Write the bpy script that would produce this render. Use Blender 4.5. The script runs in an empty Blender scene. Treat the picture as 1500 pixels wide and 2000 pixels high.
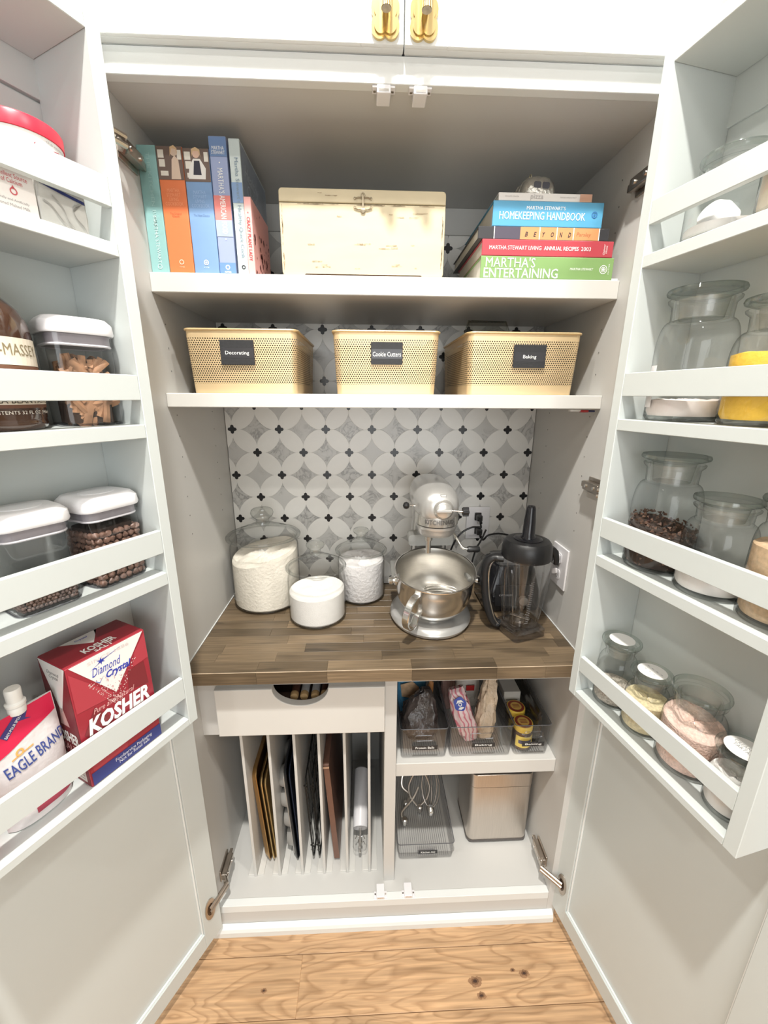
import bpy, bmesh, math, random
from mathutils import Vector, Matrix
from math import sin, cos, pi, radians

random.seed(7)
S = 1.2            # every length below is written at drawing size and scaled once at the end
SC = bpy.context.scene
COL = SC.collection

# ------------------------------------------------------------------ camera
cam_d = bpy.data.cameras.new('camera'); cam = bpy.data.objects.new('camera', cam_d); COL.objects.link(cam)
cam_d.sensor_fit = 'VERTICAL'; cam_d.sensor_height = 36; cam_d.sensor_width = 27
cam_d.lens = 801.42 / 2000 * 36
cam_d.clip_start = 0.01
_p, _y, _r = -.2756, .0434, .0059
_fw = Vector((sin(_y)*cos(_p), cos(_y)*cos(_p), sin(_p))); _rt = Vector((cos(_y), -sin(_y), 0)); _up = _rt.cross(_fw)
_r2 = _rt*cos(_r) + _up*sin(_r); _u2 = _up*cos(_r) - _rt*sin(_r)
_m = Matrix((_r2, _u2, -_fw)).transposed()
cam.matrix_world = Matrix.Translation((-.0458*S, -.7683*S, 1.382*S)) @ _m.to_4x4()
SC.camera = cam

# ------------------------------------------------------------------ world, lights, exposure
w = bpy.data.worlds.new('world'); SC.world = w; w.use_nodes = True
w.node_tree.nodes['Background'].inputs[0].default_value = (.95, .97, 1, 1)
w.node_tree.nodes['Background'].inputs[1].default_value = .35
def area(name, loc, size, power, col, rot=(0, 0, 0), shape='DISK'):
    l = bpy.data.lights.new(name, 'AREA'); l.shape = shape; l.size = size*S; l.energy = power; l.color = col
    o = bpy.data.objects.new(name, l); o.location = Vector(loc)*S; o.rotation_euler = rot; COL.objects.link(o); return o
area('recessed_lamp', (-.10, -.82, 2.95), .09, 62, (1, .965, .90))
area('recessed_lamp', (-1.15, -.9, 2.95), .13, 16, (1, .965, .90))
area('recessed_lamp', (1.0, -.9, 2.95), .13, 20, (1, .965, .90))
area('recessed_lamp', (-.5, -2.1, 2.95), .13, 12, (1, .965, .90))
area('recessed_lamp', (.6, -2.1, 2.95), .13, 12, (1, .965, .90))
# added cool fill light behind the camera, not a known window
area('front_fill', (.1, -2.55, 1.35), 1.5, 24, (.90, .96, 1), (radians(90), 0, 0), 'SQUARE')
vs = SC.view_settings
vs.view_transform = 'Standard'; vs.look = 'None'; vs.gamma = 1; vs.use_curve_mapping = False
vs.exposure = 0.45
SC.cycles.transparent_max_bounces = 40; SC.cycles.max_bounces = 10; SC.cycles.diffuse_bounces = 4

# ------------------------------------------------------------------ material helpers
MATS = {}
def mat(name, col, rough=.5, metal=0, var=0, scale=8, bump=0, bscale=60, spec=None, stretch=None, rnd=0, coat=0, emit=None):
    if name in MATS: return MATS[name]
    m = bpy.data.materials.new(name); m.use_nodes = True; MATS[name] = m
    nt = m.node_tree; N = nt.nodes; L = nt.links; b = N['Principled BSDF']
    b.inputs['Base Color'].default_value = (*col, 1); b.inputs['Roughness'].default_value = rough
    b.inputs['Metallic'].default_value = metal
    if spec is not None: b.inputs['Specular IOR Level'].default_value = spec
    if coat: b.inputs['Coat Weight'].default_value = coat
    tc = N.new('ShaderNodeTexCoord'); mp = N.new('ShaderNodeMapping'); L.new(tc.outputs['Object'], mp.inputs[0])
    if stretch: mp.inputs['Scale'].default_value = stretch
    if var or rnd:
        no = N.new('ShaderNodeTexNoise'); no.inputs['Scale'].default_value = scale; no.inputs['Detail'].default_value = 5
        L.new(mp.outputs[0], no.inputs['Vector'])
        r = N.new('ShaderNodeMapRange'); r.inputs[3].default_value = 1-var; r.inputs[4].default_value = 1+var
        r.inputs[1].default_value = .3; r.inputs[2].default_value = .7
        L.new(no.outputs[0], r.inputs[0])
        fac = r.outputs[0]
        if rnd:
            oi = N.new('ShaderNodeObjectInfo'); r2 = N.new('ShaderNodeMapRange'); r2.inputs[3].default_value = 1-rnd; r2.inputs[4].default_value = 1+rnd
            L.new(oi.outputs['Random'], r2.inputs[0]); mu = N.new('ShaderNodeMath'); mu.operation = 'MULTIPLY'
            L.new(fac, mu.inputs[0]); L.new(r2.outputs[0], mu.inputs[1]); fac = mu.outputs[0]
        mx = N.new('ShaderNodeVectorMath'); mx.operation = 'SCALE'; mx.inputs[0].default_value = col
        L.new(fac, mx.inputs['Scale']); L.new(mx.outputs[0], b.inputs['Base Color'])
    if bump:
        no = N.new('ShaderNodeTexNoise'); no.inputs['Scale'].default_value = bscale; no.inputs['Detail'].default_value = 3
        L.new(mp.outputs[0], no.inputs['Vector'])
        bu = N.new('ShaderNodeBump'); bu.inputs['Strength'].default_value = bump; bu.inputs['Distance'].default_value = .01
        L.new(no.outputs[0], bu.inputs['Height']); L.new(bu.outputs[0], b.inputs['Normal'])
    return m

def glass(name, tint=(.97, .98, .97), edge=(.78, .81, .79), gloss=.1, rough=.02):
    if name in MATS: return MATS[name]
    m = bpy.data.materials.new(name); m.use_nodes = True; MATS[name] = m
    nt = m.node_tree; N = nt.nodes; L = nt.links; N.remove(N['Principled BSDF']); out = N['Material Output']
    lw = N.new('ShaderNodeLayerWeight'); lw.inputs[0].default_value = .5
    tr = N.new('ShaderNodeBsdfTransparent'); gl = N.new('ShaderNodeBsdfGlossy'); gl.inputs['Roughness'].default_value = rough
    pw = N.new('ShaderNodeMath'); pw.operation = 'POWER'; pw.inputs[1].default_value = 5.0; L.new(lw.outputs['Facing'], pw.inputs[0])
    mc = N.new('ShaderNodeMix'); mc.data_type = 'RGBA'; mc.inputs[6].default_value = (*tint, 1); mc.inputs[7].default_value = (*edge, 1)
    L.new(pw.outputs[0], mc.inputs[0]); L.new(mc.outputs[2], tr.inputs[0])
    l2 = N.new('ShaderNodeLayerWeight'); l2.inputs[0].default_value = .5
    p5 = N.new('ShaderNodeMath'); p5.operation = 'POWER'; p5.inputs[1].default_value = 4.0; L.new(l2.outputs['Facing'], p5.inputs[0])
    ad = N.new('ShaderNodeMath'); ad.operation = 'MULTIPLY_ADD'; ad.inputs[1].default_value = .55; ad.inputs[2].default_value = .035+gloss*.03; L.new(p5.outputs[0], ad.inputs[0])
    mx = N.new('ShaderNodeMixShader'); L.new(ad.outputs[0], mx.inputs[0]); L.new(tr.outputs[0], mx.inputs[1]); L.new(gl.outputs[0], mx.inputs[2])
    L.new(mx.outputs[0], out.inputs[0])
    return m

def wood(name, c1, c2, c3, gscale=1, rnd=.16, rough=.38, knots=True, warp=1.0, bands=9, grain=.5):
    m = bpy.data.materials.new(name); m.use_nodes = True; MATS[name] = m
    nt = m.node_tree; N = nt.nodes; L = nt.links; b = N['Principled BSDF']; b.inputs['Roughness'].default_value = rough
    tc = N.new('ShaderNodeTexCoord'); oi = N.new('ShaderNodeObjectInfo')
    mul = N.new('ShaderNodeVectorMath'); mul.operation = 'SCALE'; mul.inputs[0].default_value = (31.3, 17.7, 5.1); L.new(oi.outputs['Random'], mul.inputs['Scale'])
    ad = N.new('ShaderNodeVectorMath'); ad.operation = 'ADD'; L.new(tc.outputs['Object'], ad.inputs[0]); L.new(mul.outputs[0], ad.inputs[1])
    mp = N.new('ShaderNodeMapping'); mp.inputs['Scale'].default_value = (1.3*gscale, 6*gscale, 6*gscale); L.new(ad.outputs[0], mp.inputs[0])
    n1 = N.new('ShaderNodeTexNoise'); n1.inputs['Scale'].default_value = 1.6; n1.inputs['Detail'].default_value = 2.5; n1.inputs['Distortion'].default_value = .4*warp; L.new(mp.outputs[0], n1.inputs['Vector'])
    # contour lines of a soft field read as cathedral grain
    m1 = N.new('ShaderNodeMath'); m1.operation = 'MULTIPLY'; m1.inputs[1].default_value = bands; L.new(n1.outputs[0], m1.inputs[0])
    fr = N.new('ShaderNodeMath'); fr.operation = 'FRACT'; L.new(m1.outputs[0], fr.inputs[0])
    cr = N.new('ShaderNodeValToRGB'); L.new(fr.outputs[0], cr.inputs[0])
    e = cr.color_ramp.elements; e[0].color = (*c2, 1); e[1].color = (*c1, 1); e[0].position = 0; e[1].position = .35
    e2 = e.new(.85); e2.color = (*c1, 1); e3 = e.new(1.0); e3.color = (*c2, 1)
    mp2 = N.new('ShaderNodeMapping'); mp2.inputs['Scale'].default_value = (6*gscale, 150*gscale, 150*gscale); L.new(ad.outputs[0], mp2.inputs[0])
    n2 = N.new('ShaderNodeTexNoise'); n2.inputs['Scale'].default_value = 1; n2.inputs['Detail'].default_value = 4; L.new(mp2.outputs[0], n2.inputs['Vector'])
    mr = N.new('ShaderNodeMapRange'); mr.inputs[1].default_value = .3; mr.inputs[2].default_value = .7; mr.inputs[3].default_value = 1-.22*grain; mr.inputs[4].default_value = 1+.22*grain; L.new(n2.outputs[0], mr.inputs[0])
    r2 = N.new('ShaderNodeMapRange'); r2.inputs[3].default_value = 1-rnd; r2.inputs[4].default_value = 1+rnd; L.new(oi.outputs['Random'], r2.inputs[0])
    # slow light and dark clouds
    n3 = N.new('ShaderNodeTexNoise'); n3.inputs['Scale'].default_value = 3*gscale; L.new(ad.outputs[0], n3.inputs['Vector'])
    m3 = N.new('ShaderNodeMapRange'); m3.inputs[1].default_value = .3; m3.inputs[2].default_value = .7; m3.inputs[3].default_value = .86; m3.inputs[4].default_value = 1.12; L.new(n3.outputs[0], m3.inputs[0])
    k = N.new('ShaderNodeMath'); k.operation = 'MULTIPLY'; L.new(mr.outputs[0], k.inputs[0]); L.new(r2.outputs[0], k.inputs[1])
    k2 = N.new('ShaderNodeMath'); k2.operation = 'MULTIPLY'; L.new(k.outputs[0], k2.inputs[0]); L.new(m3.outputs[0], k2.inputs[1])
    v = N.new('ShaderNodeVectorMath'); v.operation = 'SCALE'; L.new(cr.outputs[0], v.inputs[0]); L.new(k2.outputs[0], v.inputs['Scale'])
    res = v.outputs[0]
    if knots:
        mp4 = N.new('ShaderNodeMapping'); mp4.inputs['Scale'].default_value = (3.2, 6, 1); L.new(ad.outputs[0], mp4.inputs[0])
        n5 = N.new('ShaderNodeTexNoise'); n5.inputs['Scale'].default_value = 6; L.new(mp4.outputs[0], n5.inputs['Vector'])
        mv = N.new('ShaderNodeMix'); mv.data_type = 'VECTOR'; mv.inputs[0].default_value = .12; L.new(mp4.outputs[0], mv.inputs[4]); L.new(n5.outputs['Color'], mv.inputs[5])
        vo = N.new('ShaderNodeTexVoronoi'); vo.inputs['Scale'].default_value = .9; L.new(mv.outputs[1], vo.inputs['Vector'])
        kr = N.new('ShaderNodeMapRange'); kr.inputs[1].default_value = .03; kr.inputs[2].default_value = .13; kr.inputs[3].default_value = .75; kr.inputs[4].default_value = 0; L.new(vo.outputs['Distance'], kr.inputs[0])
        kx = N.new('ShaderNodeMix'); kx.data_type = 'RGBA'; L.new(kr.outputs[0], kx.inputs[0]); L.new(res, kx.inputs[6]); kx.inputs[7].default_value = (*c3, 1); res = kx.outputs[2]
    L.new(res, b.inputs['Base Color'])
    return m

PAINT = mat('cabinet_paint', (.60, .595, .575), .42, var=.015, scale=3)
DPAINT = mat('cool_lit_paint', (.60, .64, .63), .36, var=.015, scale=3)  # same paint as the inside, its cooler light put into the colour
WHITE = mat('white_paint', (.78, .80, .79), .4, var=.01, scale=3)
WALLM = mat('wall_paint', (.72, .72, .70), .7, var=.02, scale=2)
NICK = mat('nickel', (.50, .45, .40), .28, 1, var=.15, scale=30)
CHROME = mat('polished_steel', (.80, .79, .77), .17, 1)
STEEL = mat('brushed_steel', (.62, .57, .52), .33, 1, var=.06, scale=10, stretch=(60, 60, 1))
BRASS = mat('polished_brass', (.74, .57, .28), .2, 1)
SILVERP = mat('silver_enamel', (.58, .575, .56), .30, .55, coat=.5)
BLACKP = mat('black_plastic', (.012, .012, .013), .38)
BLACKG = mat('black_gloss', (.01, .01, .012), .15)
WPL = mat('white_plastic', (.82, .81, .83), .35)
DARK = mat('dark_slot', (.01, .01, .01), .8)
INKW = mat('white_ink', (.9, .9, .88), .5)
INKK = mat('black_ink', (.02, .02, .025), .5)
GLASS = glass('clear_glass', (.99, .992, .99), (.30, .31, .30))
GLASSG = glass('greenish_glass', (.985, .99, .985), (.34, .37, .36))
FROST = mat('ground_glass', (.70, .71, .68), .6)
ACRY = glass('clear_acrylic', (.985, .985, .985), (.42, .42, .45), .5)

def inkm(name, c): return mat('ink_'+name, c, .5)

# ------------------------------------------------------------------ shape helpers: a shape is (verts, faces)
def J(*sh):
    V = []; F = []
    for v, f in sh:
        n = len(V); V += [tuple(x) for x in v]; F += [tuple(i+n for i in q) for q in f]
    return V, F
def T(sh, M):
    return [tuple(M @ Vector(v)) for v in sh[0]], sh[1]
def mv(sh, x, y, z): return T(sh, Matrix.Translation((x, y, z)))
def rotz(sh, a): return T(sh, Matrix.Rotation(a, 4, 'Z'))
def rotx(sh, a): return T(sh, Matrix.Rotation(a, 4, 'X'))
def roty(sh, a): return T(sh, Matrix.Rotation(a, 4, 'Y'))
def box(x0, x1, y0, y1, z0, z1, bev=0, seg=2):
    V = [(x, y, z) for x in (x0, x1) for y in (y0, y1) for z in (z0, z1)]
    F = [(0, 1, 3, 2), (4, 6, 7, 5), (0, 4, 5, 1), (2, 3, 7, 6), (0, 2, 6, 4), (1, 5, 7, 3)]
    if not bev: return V, F
    bm = bmesh.new(); vs_ = [bm.verts.new(v) for v in V]
    for f in F: bm.faces.new([vs_[i] for i in f])
    bmesh.ops.bevel(bm, geom=list(bm.edges), offset=bev, segments=seg, profile=.5, affect='EDGES')
    bm.verts.index_update(); r = ([tuple(v.co) for v in bm.verts], [tuple(v.index for v in f.verts) for f in bm.faces]); bm.free(); return r
def lathe(prof, n=40, c=(0, 0, 0), close=False, ends=(True, True)):
    V = []; F = []; k = len(prof)
    for i in range(n):
        a = 2*pi*i/n
        for r, z in prof: V.append((c[0]+r*cos(a), c[1]+r*sin(a), c[2]+z))
    for i in range(n):
        j = (i+1) % n
        for q in range(k-1 if not close else k):
            q2 = (q+1) % k
            F.append((i*k+q, j*k+q, j*k+q2, i*k+q2))
    if not close:
        if prof[0][0] > 1e-5 and ends[0]: F.append(tuple(i*k for i in range(n))[::-1])
        if prof[-1][0] > 1e-5 and ends[1]: F.append(tuple(i*k+k-1 for i in range(n)))
    return V, F
def cyl(r, z0, z1, n=24, c=(0, 0), r2=None):
    r2 = r if r2 is None else r2
    return lathe([(r, z0), (r2, z1)], n, (c[0], c[1], 0))
def tube(P, r, n=8, closed=False):
    P = [Vector(p) for p in P]; V = []; F = []; m = len(P); R = r if isinstance(r, (list, tuple)) else [r]*m
    up = Vector((0, 0, 1)); prev = None
    for i, p in enumerate(P):
        if closed: t = (P[(i+1) % m]-P[i-1])
        else: t = P[min(i+1, m-1)]-P[max(i-1, 0)]
        t.normalize()
        if prev is None:
            a = t.cross(up if abs(t.z) < .9 else Vector((1, 0, 0))).normalized()
        else: a = (prev - t*prev.dot(t)).normalized()
        b = t.cross(a); prev = a
        for k in range(n):
            an = 2*pi*k/n; V.append(tuple(p+a*R[i]*cos(an)+b*R[i]*sin(an)))
    for i in range(m if closed else m-1):
        j = (i+1) % m
        for k in range(n):
            l = (k+1) % n; F.append((i*n+k, i*n+l, j*n+l, j*n+k))
    if not closed: F.append(tuple(range(n))[::-1]); F.append(tuple((m-1)*n+k for k in range(n)))
    return V, F
def curve(P, n=24):      # Catmull-Rom through points
    P = [Vector(p) for p in P]; Q = [2*P[0]-P[1]]+P+[2*P[-1]-P[-2]]; out = []
    for i in range(1, len(Q)-2):
        for k in range(n):
            t = k/n; a, b, c, d = Q[i-1], Q[i], Q[i+1], Q[i+2]
            out.append(.5*((2*b)+(c-a)*t+(2*a-5*b+4*c-d)*t*t+(3*b-a-3*c+d)*t**3))
    out.append(P[-1]); return out
def prism(poly, z0, z1):
    n = len(poly); V = [(x, y, z0) for x, y in poly]+[(x, y, z1) for x, y in poly]
    F = [tuple(range(n))[::-1], tuple(range(n, 2*n))]+[(i, (i+1) % n, n+(i+1) % n, n+i) for i in range(n)]
    return V, F
def plate(poly, y0, y1):     # outline in x,z, thickness in y
    V, F = prism(poly, y0, y1)
    return [(x, z, y) for x, y, z in V], F
def flat(poly, y=0):
    return [(x, y, z) for x, z in poly], [tuple(range(len(poly)))]
def rr(w, d, r, n=6, c=(0, 0)):     # rounded rectangle outline
    out = []
    for sx, sy, a0 in ((1, 1, 0), (-1, 1, pi/2), (-1, -1, pi), (1, -1, 3*pi/2)):
        for k in range(n+1):
            a = a0+pi/2*k/n; out.append((c[0]+sx*(w/2-r)+r*cos(a), c[1]+sy*(d/2-r)+r*sin(a)))
    return out
def loft(rings, caps=True, close=False):
    V = []; F = []; n = len(rings[0])
    for R in rings: V += [tuple(p) for p in R]
    m = len(rings)
    for i in range(m if close else m-1):
        j = (i+1) % m
        for k in range(n):
            l = (k+1) % n; F.append((i*n+k, i*n+l, j*n+l, j*n+k))
    if caps and not close: F.append(tuple(range(n))[::-1]); F.append(tuple((m-1)*n+k for k in range(n)))
    return V, F
def rloft(spec, n=6):       # spec: list of (w, d, r, z)
    return loft([[(x, y, z) for x, y in rr(w, d, r, n)] for w, d, r, z in spec])
def disc(cx, cz, r, n=20, y=0, rz=None): 
    rz = rz or r
    return flat([(cx+r*cos(2*pi*i/n), cz+rz*sin(2*pi*i/n)) for i in range(n)], y)
def rect(x0, x1, z0, z1, y=0): return flat([(x0, z0), (x1, z0), (x1, z1), (x0, z1)], y)
def ring(cx, cz, r, t, y=0, n=24):
    V = []; F = []
    for i in range(n):
        a = 2*pi*i/n
        V += [(cx+r*cos(a), y, cz+r*sin(a)), (cx+(r-t)*cos(a), y, cz+(r-t)*sin(a))]
    for i in range(n):
        j = (i+1) % n; F.append((2*i, 2*j, 2*j+1, 2*i+1))
    return V, F

def ob(name, sh, m, parent=None, loc=(0, 0, 0), rot=(0, 0, 0), smooth=False, **props):
    me = bpy.data.meshes.new(name); me.from_pydata(sh[0], [], sh[1]); me.update()
    if isinstance(m, (list, tuple)):
        for q in m: me.materials.append(q)
    else: me.materials.append(m)
    o = bpy.data.objects.new(name, me); COL.objects.link(o); o.location = loc; o.rotation_euler = rot
    if parent: o.parent = parent
    if smooth:
        me.polygons.foreach_set('use_smooth', [True]*len(me.polygons))
        me.set_sharp_from_angle(angle=radians(38))
    for k, v in props.items(): o[k] = v
    return o
def thing(name, label, cat, loc=(0, 0, 0), rz=0, group=None, rot=None):
    o = bpy.data.objects.new(name, None); COL.objects.link(o); o.location = loc; o.rotation_euler = rot or (0, 0, rz)
    o.empty_display_size = .02; o['label'] = label; o['category'] = cat
    if group: o['group'] = group
    return o
def tag(o, label, cat, group=None):
    o['label'] = label; o['category'] = cat
    if group: o['group'] = group
    return o

_tc = {}
def text(s, w, h, c=(0, 0, 0), bold=.0, shear=0, rot=0, bend=None, plane='front', y=0):
    """lettering shape fitted into w x h, centred at c; lies in x,z facing -y"""
    if any(c_ in s.upper() for c_ in 'MWN') and len(s) > 1: bold = 0 if 'M' in s.upper() else min(bold, .008)
    key = (s, bold, shear)
    if key not in _tc:
        cu = bpy.data.curves.new('t', 'FONT'); cu.body = s; cu.offset = bold; cu.shear = shear; cu.resolution_u = 2
        cu.align_x = 'CENTER'; cu.space_line = .85
        o = bpy.data.objects.new('t', cu); me = bpy.data.meshes.new_from_object(o)
        _tc[key] = ([tuple(v.co) for v in me.vertices], [tuple(p.vertices) for p in me.polygons])
        bpy.data.objects.remove(o); bpy.data.curves.remove(cu); bpy.data.meshes.remove(me)
    V, F = _tc[key]
    x0 = min(v[0] for v in V); x1 = max(v[0] for v in V); z0 = min(v[1] for v in V); z1 = max(v[1] for v in V)
    V = [((v[0]-(x0+x1)/2)/(x1-x0)*w, 0, (v[1]-(z0+z1)/2)/(z1-z0)*h) for v in V]
    if rot: V = [(x*cos(rot)-z*sin(rot), 0, x*sin(rot)+z*cos(rot)) for x, _, z in V]
    if bend: V = [(bend*sin((x+c[0])/bend), c[1]-bend*cos((x+c[0])/bend), z+c[2]) for x, _, z in V]
    else: V = [(x+c[0], c[1], z+c[2]) for x, _, z in V]
    return V, F
def bend(sh, R):           # wrap a flat front drawing (y offsets kept) round a vertical cylinder radius R centred at origin
    return [((R-y)*sin(x/R), -(R-y)*cos(x/R), z) for x, y, z in sh[0]], sh[1]
def subdiv_x(sh, n): return sh
def band(R, x0, x1, z0, z1, n=16, top=None):  # curved label patch
    V = []; F = []
    for i in range(n+1):
        a = (x0+(x1-x0)*i/n)/R
        V += [(R*sin(a), -R*cos(a), z0), (R*sin(a), -R*cos(a), z1)]
    for i in range(n): F.append((2*i, 2*i+2, 2*i+3, 2*i+1))
    return V, F

# ------------------------------------------------------------------ door frames of reference
DOOR = {-1: dict(x=-.4294, y=-.0127, a=.4939, B=.112), 1: dict(x=.4537, y=.0051, a=.2011, B=.108)}
def dang(s): a = DOOR[s]['a']; return (pi/2-a) if s < 0 else (a-pi/2)
def dpos(s, t, b, z=0):
    q = DOOR[s]; a = q['a']; d = (s*sin(a), -cos(a)); n = (-s*cos(a), -sin(a))
    return (q['x']+d[0]*t+n[0]*b, q['y']+d[1]*t+n[1]*b, z)

KNOTS = ((.339, -.113, .0095, 3), (.213, -.122, .0120, 5), (.222, -.148, .0085, 8), (-.301, -.119, .0060, 9), (.312, -.106, .005, 12))
# ================================================================== the setting
W2 = .44; D = .422
def struct(name, sh, m, parent=None, **k):
    o = ob(name, sh, m, parent, **k)
    if not parent: o['kind'] = 'structure'
    return o
FLOORW = wood('oak_plank', (.50, .315, .175), (.37, .22, .115), (.10, .045, .02), 1.0, .09, .34, False, 1.0, 14, 1.1)
floor = struct('floor', box(-2.4, 2.4, -3.2, .60, -.03, -.008), mat('floor_base', (.22, .15, .09), .8))
prow = [-.055+.114*k for k in range(6, -12, -1)]
for i, y1 in enumerate(prow, -4):
    y0 = y1-.114
    cuts = {2: [-2.3, -1.3, -.217, 1.15, 2.3], 1: [-2.3, -.9, .75, 2.3], 3: [-2.3, -1.5, .62, 2.3], 0: [-2.3, -.6, .5, 2.3]}.get(i, [-2.3, -1.4+(i*.67) % 1.1, .1+(i*.43) % .9, 2.3])
    for a, b in zip(cuts, cuts[1:]):
        ob('plank', box((a-b)/2, (b-a)/2, -.0565, .0565, -.012, 0, .0009, 1), FLOORW, floor, loc=((a+b)/2, (y0+y1)/2, 0))
def knot(x, y, r, sd, row):
    g = random.Random(sd); k_ = thing_knot = None
    for f, c_ in ((1.0, (.30, .165, .085)), (.62, (.17, .085, .04)), (.32, (.05, .022, .012))):
        P = [(r*f*(1.35+g.uniform(-.25, .25))*cos(2*pi*i/22), r*f*(.8+g.uniform(-.22, .22))*sin(2*pi*i/22)) for i in range(22)]
        yield ob('knot', ([(px, py, .00012+.0001*(1-f)) for px, py in P], [tuple(range(22))]), mat('knot_%d' % int(f*100), c_, .5, var=.2, scale=60), None, (x, y, 0))
planks = [o for o in floor.children]
def over(x, y): return min(planks, key=lambda o: (abs(o.location.y-y) > .0566)*10+abs(o.location.x-x)*(abs(o.location.y-y) <= .0566)+abs(o.location.y-y))
for x_, y_, r_, s_ in KNOTS:
    pk = [o for o in planks if abs(o.location.y-y_) < .057 and abs(o.location.x-x_) < max(abs(v.co.x) for v in o.data.vertices)][0]
    for kn_ in knot(x_, y_, r_, s_, 0): kn_.parent = pk; kn_.location = (x_-pk.location.x, y_-pk.location.y, 0)
struct('ceiling', box(-2.4, 2.4, -3.2, .60, 2.98, 3.01), mat('ceiling_paint', (.8, .8, .78), .8))
struct('wall_back', box(-2.4, 2.4, .56, .60, 0, 2.98), WALLM)
struct('wall_front', box(-2.4, 2.4, -3.24, -3.2, 0, 2.98), mat('kitchen_far_wall', (.56, .53, .49), .7, var=.02, scale=2))
struct('wall_left', box(-2.44, -2.4, -3.2, .60, 0, 2.98), WALLM)
struct('wall_right', box(2.4, 2.44, -3.2, .60, 0, 2.98), WALLM)

# ------------------------------------------------------------------ pantry cabinet
cab = thing('pantry_cabinet', 'tall open pantry cabinet painted pale grey with both doors swung wide', 'cabinet', (0, 0, 0))
ob('side_panel', box(-.462, -W2, 0, .44, 0, 1.868), PAINT, cab)
ob('side_panel', box(W2, .462, 0, .44, 0, 1.868), PAINT, cab)
ob('back_panel', box(-.462, .462, .4401, .452, 0, 1.868), PAINT, cab)
ob('top_panel', box(-.4398, .4398, .0172, .44, 1.834, 1.858), PAINT, cab)
ob('top_rail', box(-.462, .462, -.0002, .017, 1.8335, 1.8675, .0008, 1), WHITE, cab)
ob('back_cleat', box(-.4398, .4398, .415, .4398, 1.775, 1.8338, .001, 1), PAINT, cab)
# deck with its banded front edge, plinth and skirting
ob('deck', box(-.4398, .4398, .0182, .4398, .07, .093), PAINT, cab)
ob('deck_edge', box(-.4398, .4398, 0, .018, .07, .0934, .0006, 1), WHITE, cab)
ob('plinth', box(-.4398, .4398, .0005, .018, .026, .0698), PAINT, cab)
bb = [(.0, 0), (-.014, 0), (-.014, .016), (-.011, .024), (-.004, .029), (0, .030)]
V, F = prism([(y, z) for y, z in bb], -.455, .455)
ob('skirting', ([(z, x-.0002, y) for x, y, z in V], F), WHITE, cab)
# shelves
def shelf(x0, x1, y0, z, t, parent=cab, m=PAINT, y1=.4215):
    return ob('shelf', box(x0, x1, y0, y1, z-t, z, .0012, 1), m, parent)
SHP = mat('bright_lit_paint', (.66, .65, .62), .4, var=.01, scale=3)  # same paint again, with the brighter light on it put into the colour
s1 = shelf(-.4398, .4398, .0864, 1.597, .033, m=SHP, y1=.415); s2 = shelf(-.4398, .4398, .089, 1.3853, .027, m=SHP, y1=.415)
# face of the lower carcass
ob('counter_rail', box(-.4398, .4398, .05, .068, .735, .7795), PAINT, cab)
ob('drawer_stile', box(-.4398, -.385, .0502, .068, .597, .7348), PAINT, cab)
ob('drawer_floor', box(-.385, -.0062, .055, .41, .597, .606), PAINT, cab)
ob('divider_panel', box(-.006, .0232, .045, .4398, .0932, .7795, .0008, 1), PAINT, cab)
ob('shelf', box(.0234, .4398, .06, .41, .440, .4805, .0012, 1), SHP, cab)
# tray dividers and the grooved guides they stand in
for x in (-.360, -.294, -.231, -.170, -.106, -.044):
    ob('tray_divider', box(-.0035, .0035, -.17, .17, -.2515, .2515, .0006, 1), PAINT, cab, loc=(x, .238, .3449))
    for sg in (-1, 1):
        ob('guide_strip', box(-.0085, .0085, -.165, .165, 0, .004, .0005, 1), SHP, cab, loc=(x+sg*.0125, .236, .0931))
# rows of drilled shelf pin holes
def pins(sx):
    parts = []
    for y in (.127, .33):
        z = 1.08
        while z < 1.80:
            if abs(z-1.37) > .02 and abs(z-1.58) > .03:
                q = lathe([(.0001, 0), (.0013, 0), (.0016, .0005)], 10); q = roty(q, -sx*pi/2); parts.append(mv(q, sx*(W2-.0001), y, z))
            z += .0435
    return J(*parts)
for sx in (-1, 1): ob('shelf_pin_holes', pins(sx), mat('hole_shadow_grey', (.22, .22, .21), .8), cab, kind='stuff')
# thin caulk lines where the worktop meets the side panels
for sx in (-1, 1): ob('caulk_line', box(sx*.4397-.0016, sx*.4397+.0, .0, .42, .8122, .8142) if sx > 0 else box(-.4398, -.4382, .0, .42, .8122, .8142), WHITE, cab)

# magnetic catches
def catch(loc, rot, lbl=None):
    c = ob('magnetic_catch', J(box(-.0105, .0105, -.002, .030, -.0105, 0, .0015), box(-.0175, .0175, 0, .016, -.003, 0, .001)), WPL, cab, loc, rot)
    ob('magnet_plate', box(-.0075, .0075, -.0025, .0005, -.0085, -.0055), CHROME, c)
    ob('screw', J(*[cyl(.002, -.0038, -.0028, 10, (x, .009)) for x in (-.0138, .0138)]), NICK, c)
catch((-.0165, .002, 1.8335), (0, 0, 0)); catch((.0395, .002, 1.8335), (0, 0, 0))
catch((-.0155, .002, .0936), (0, pi, 0)); catch((.059, .002, .0936), (0, pi, 0))

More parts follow.
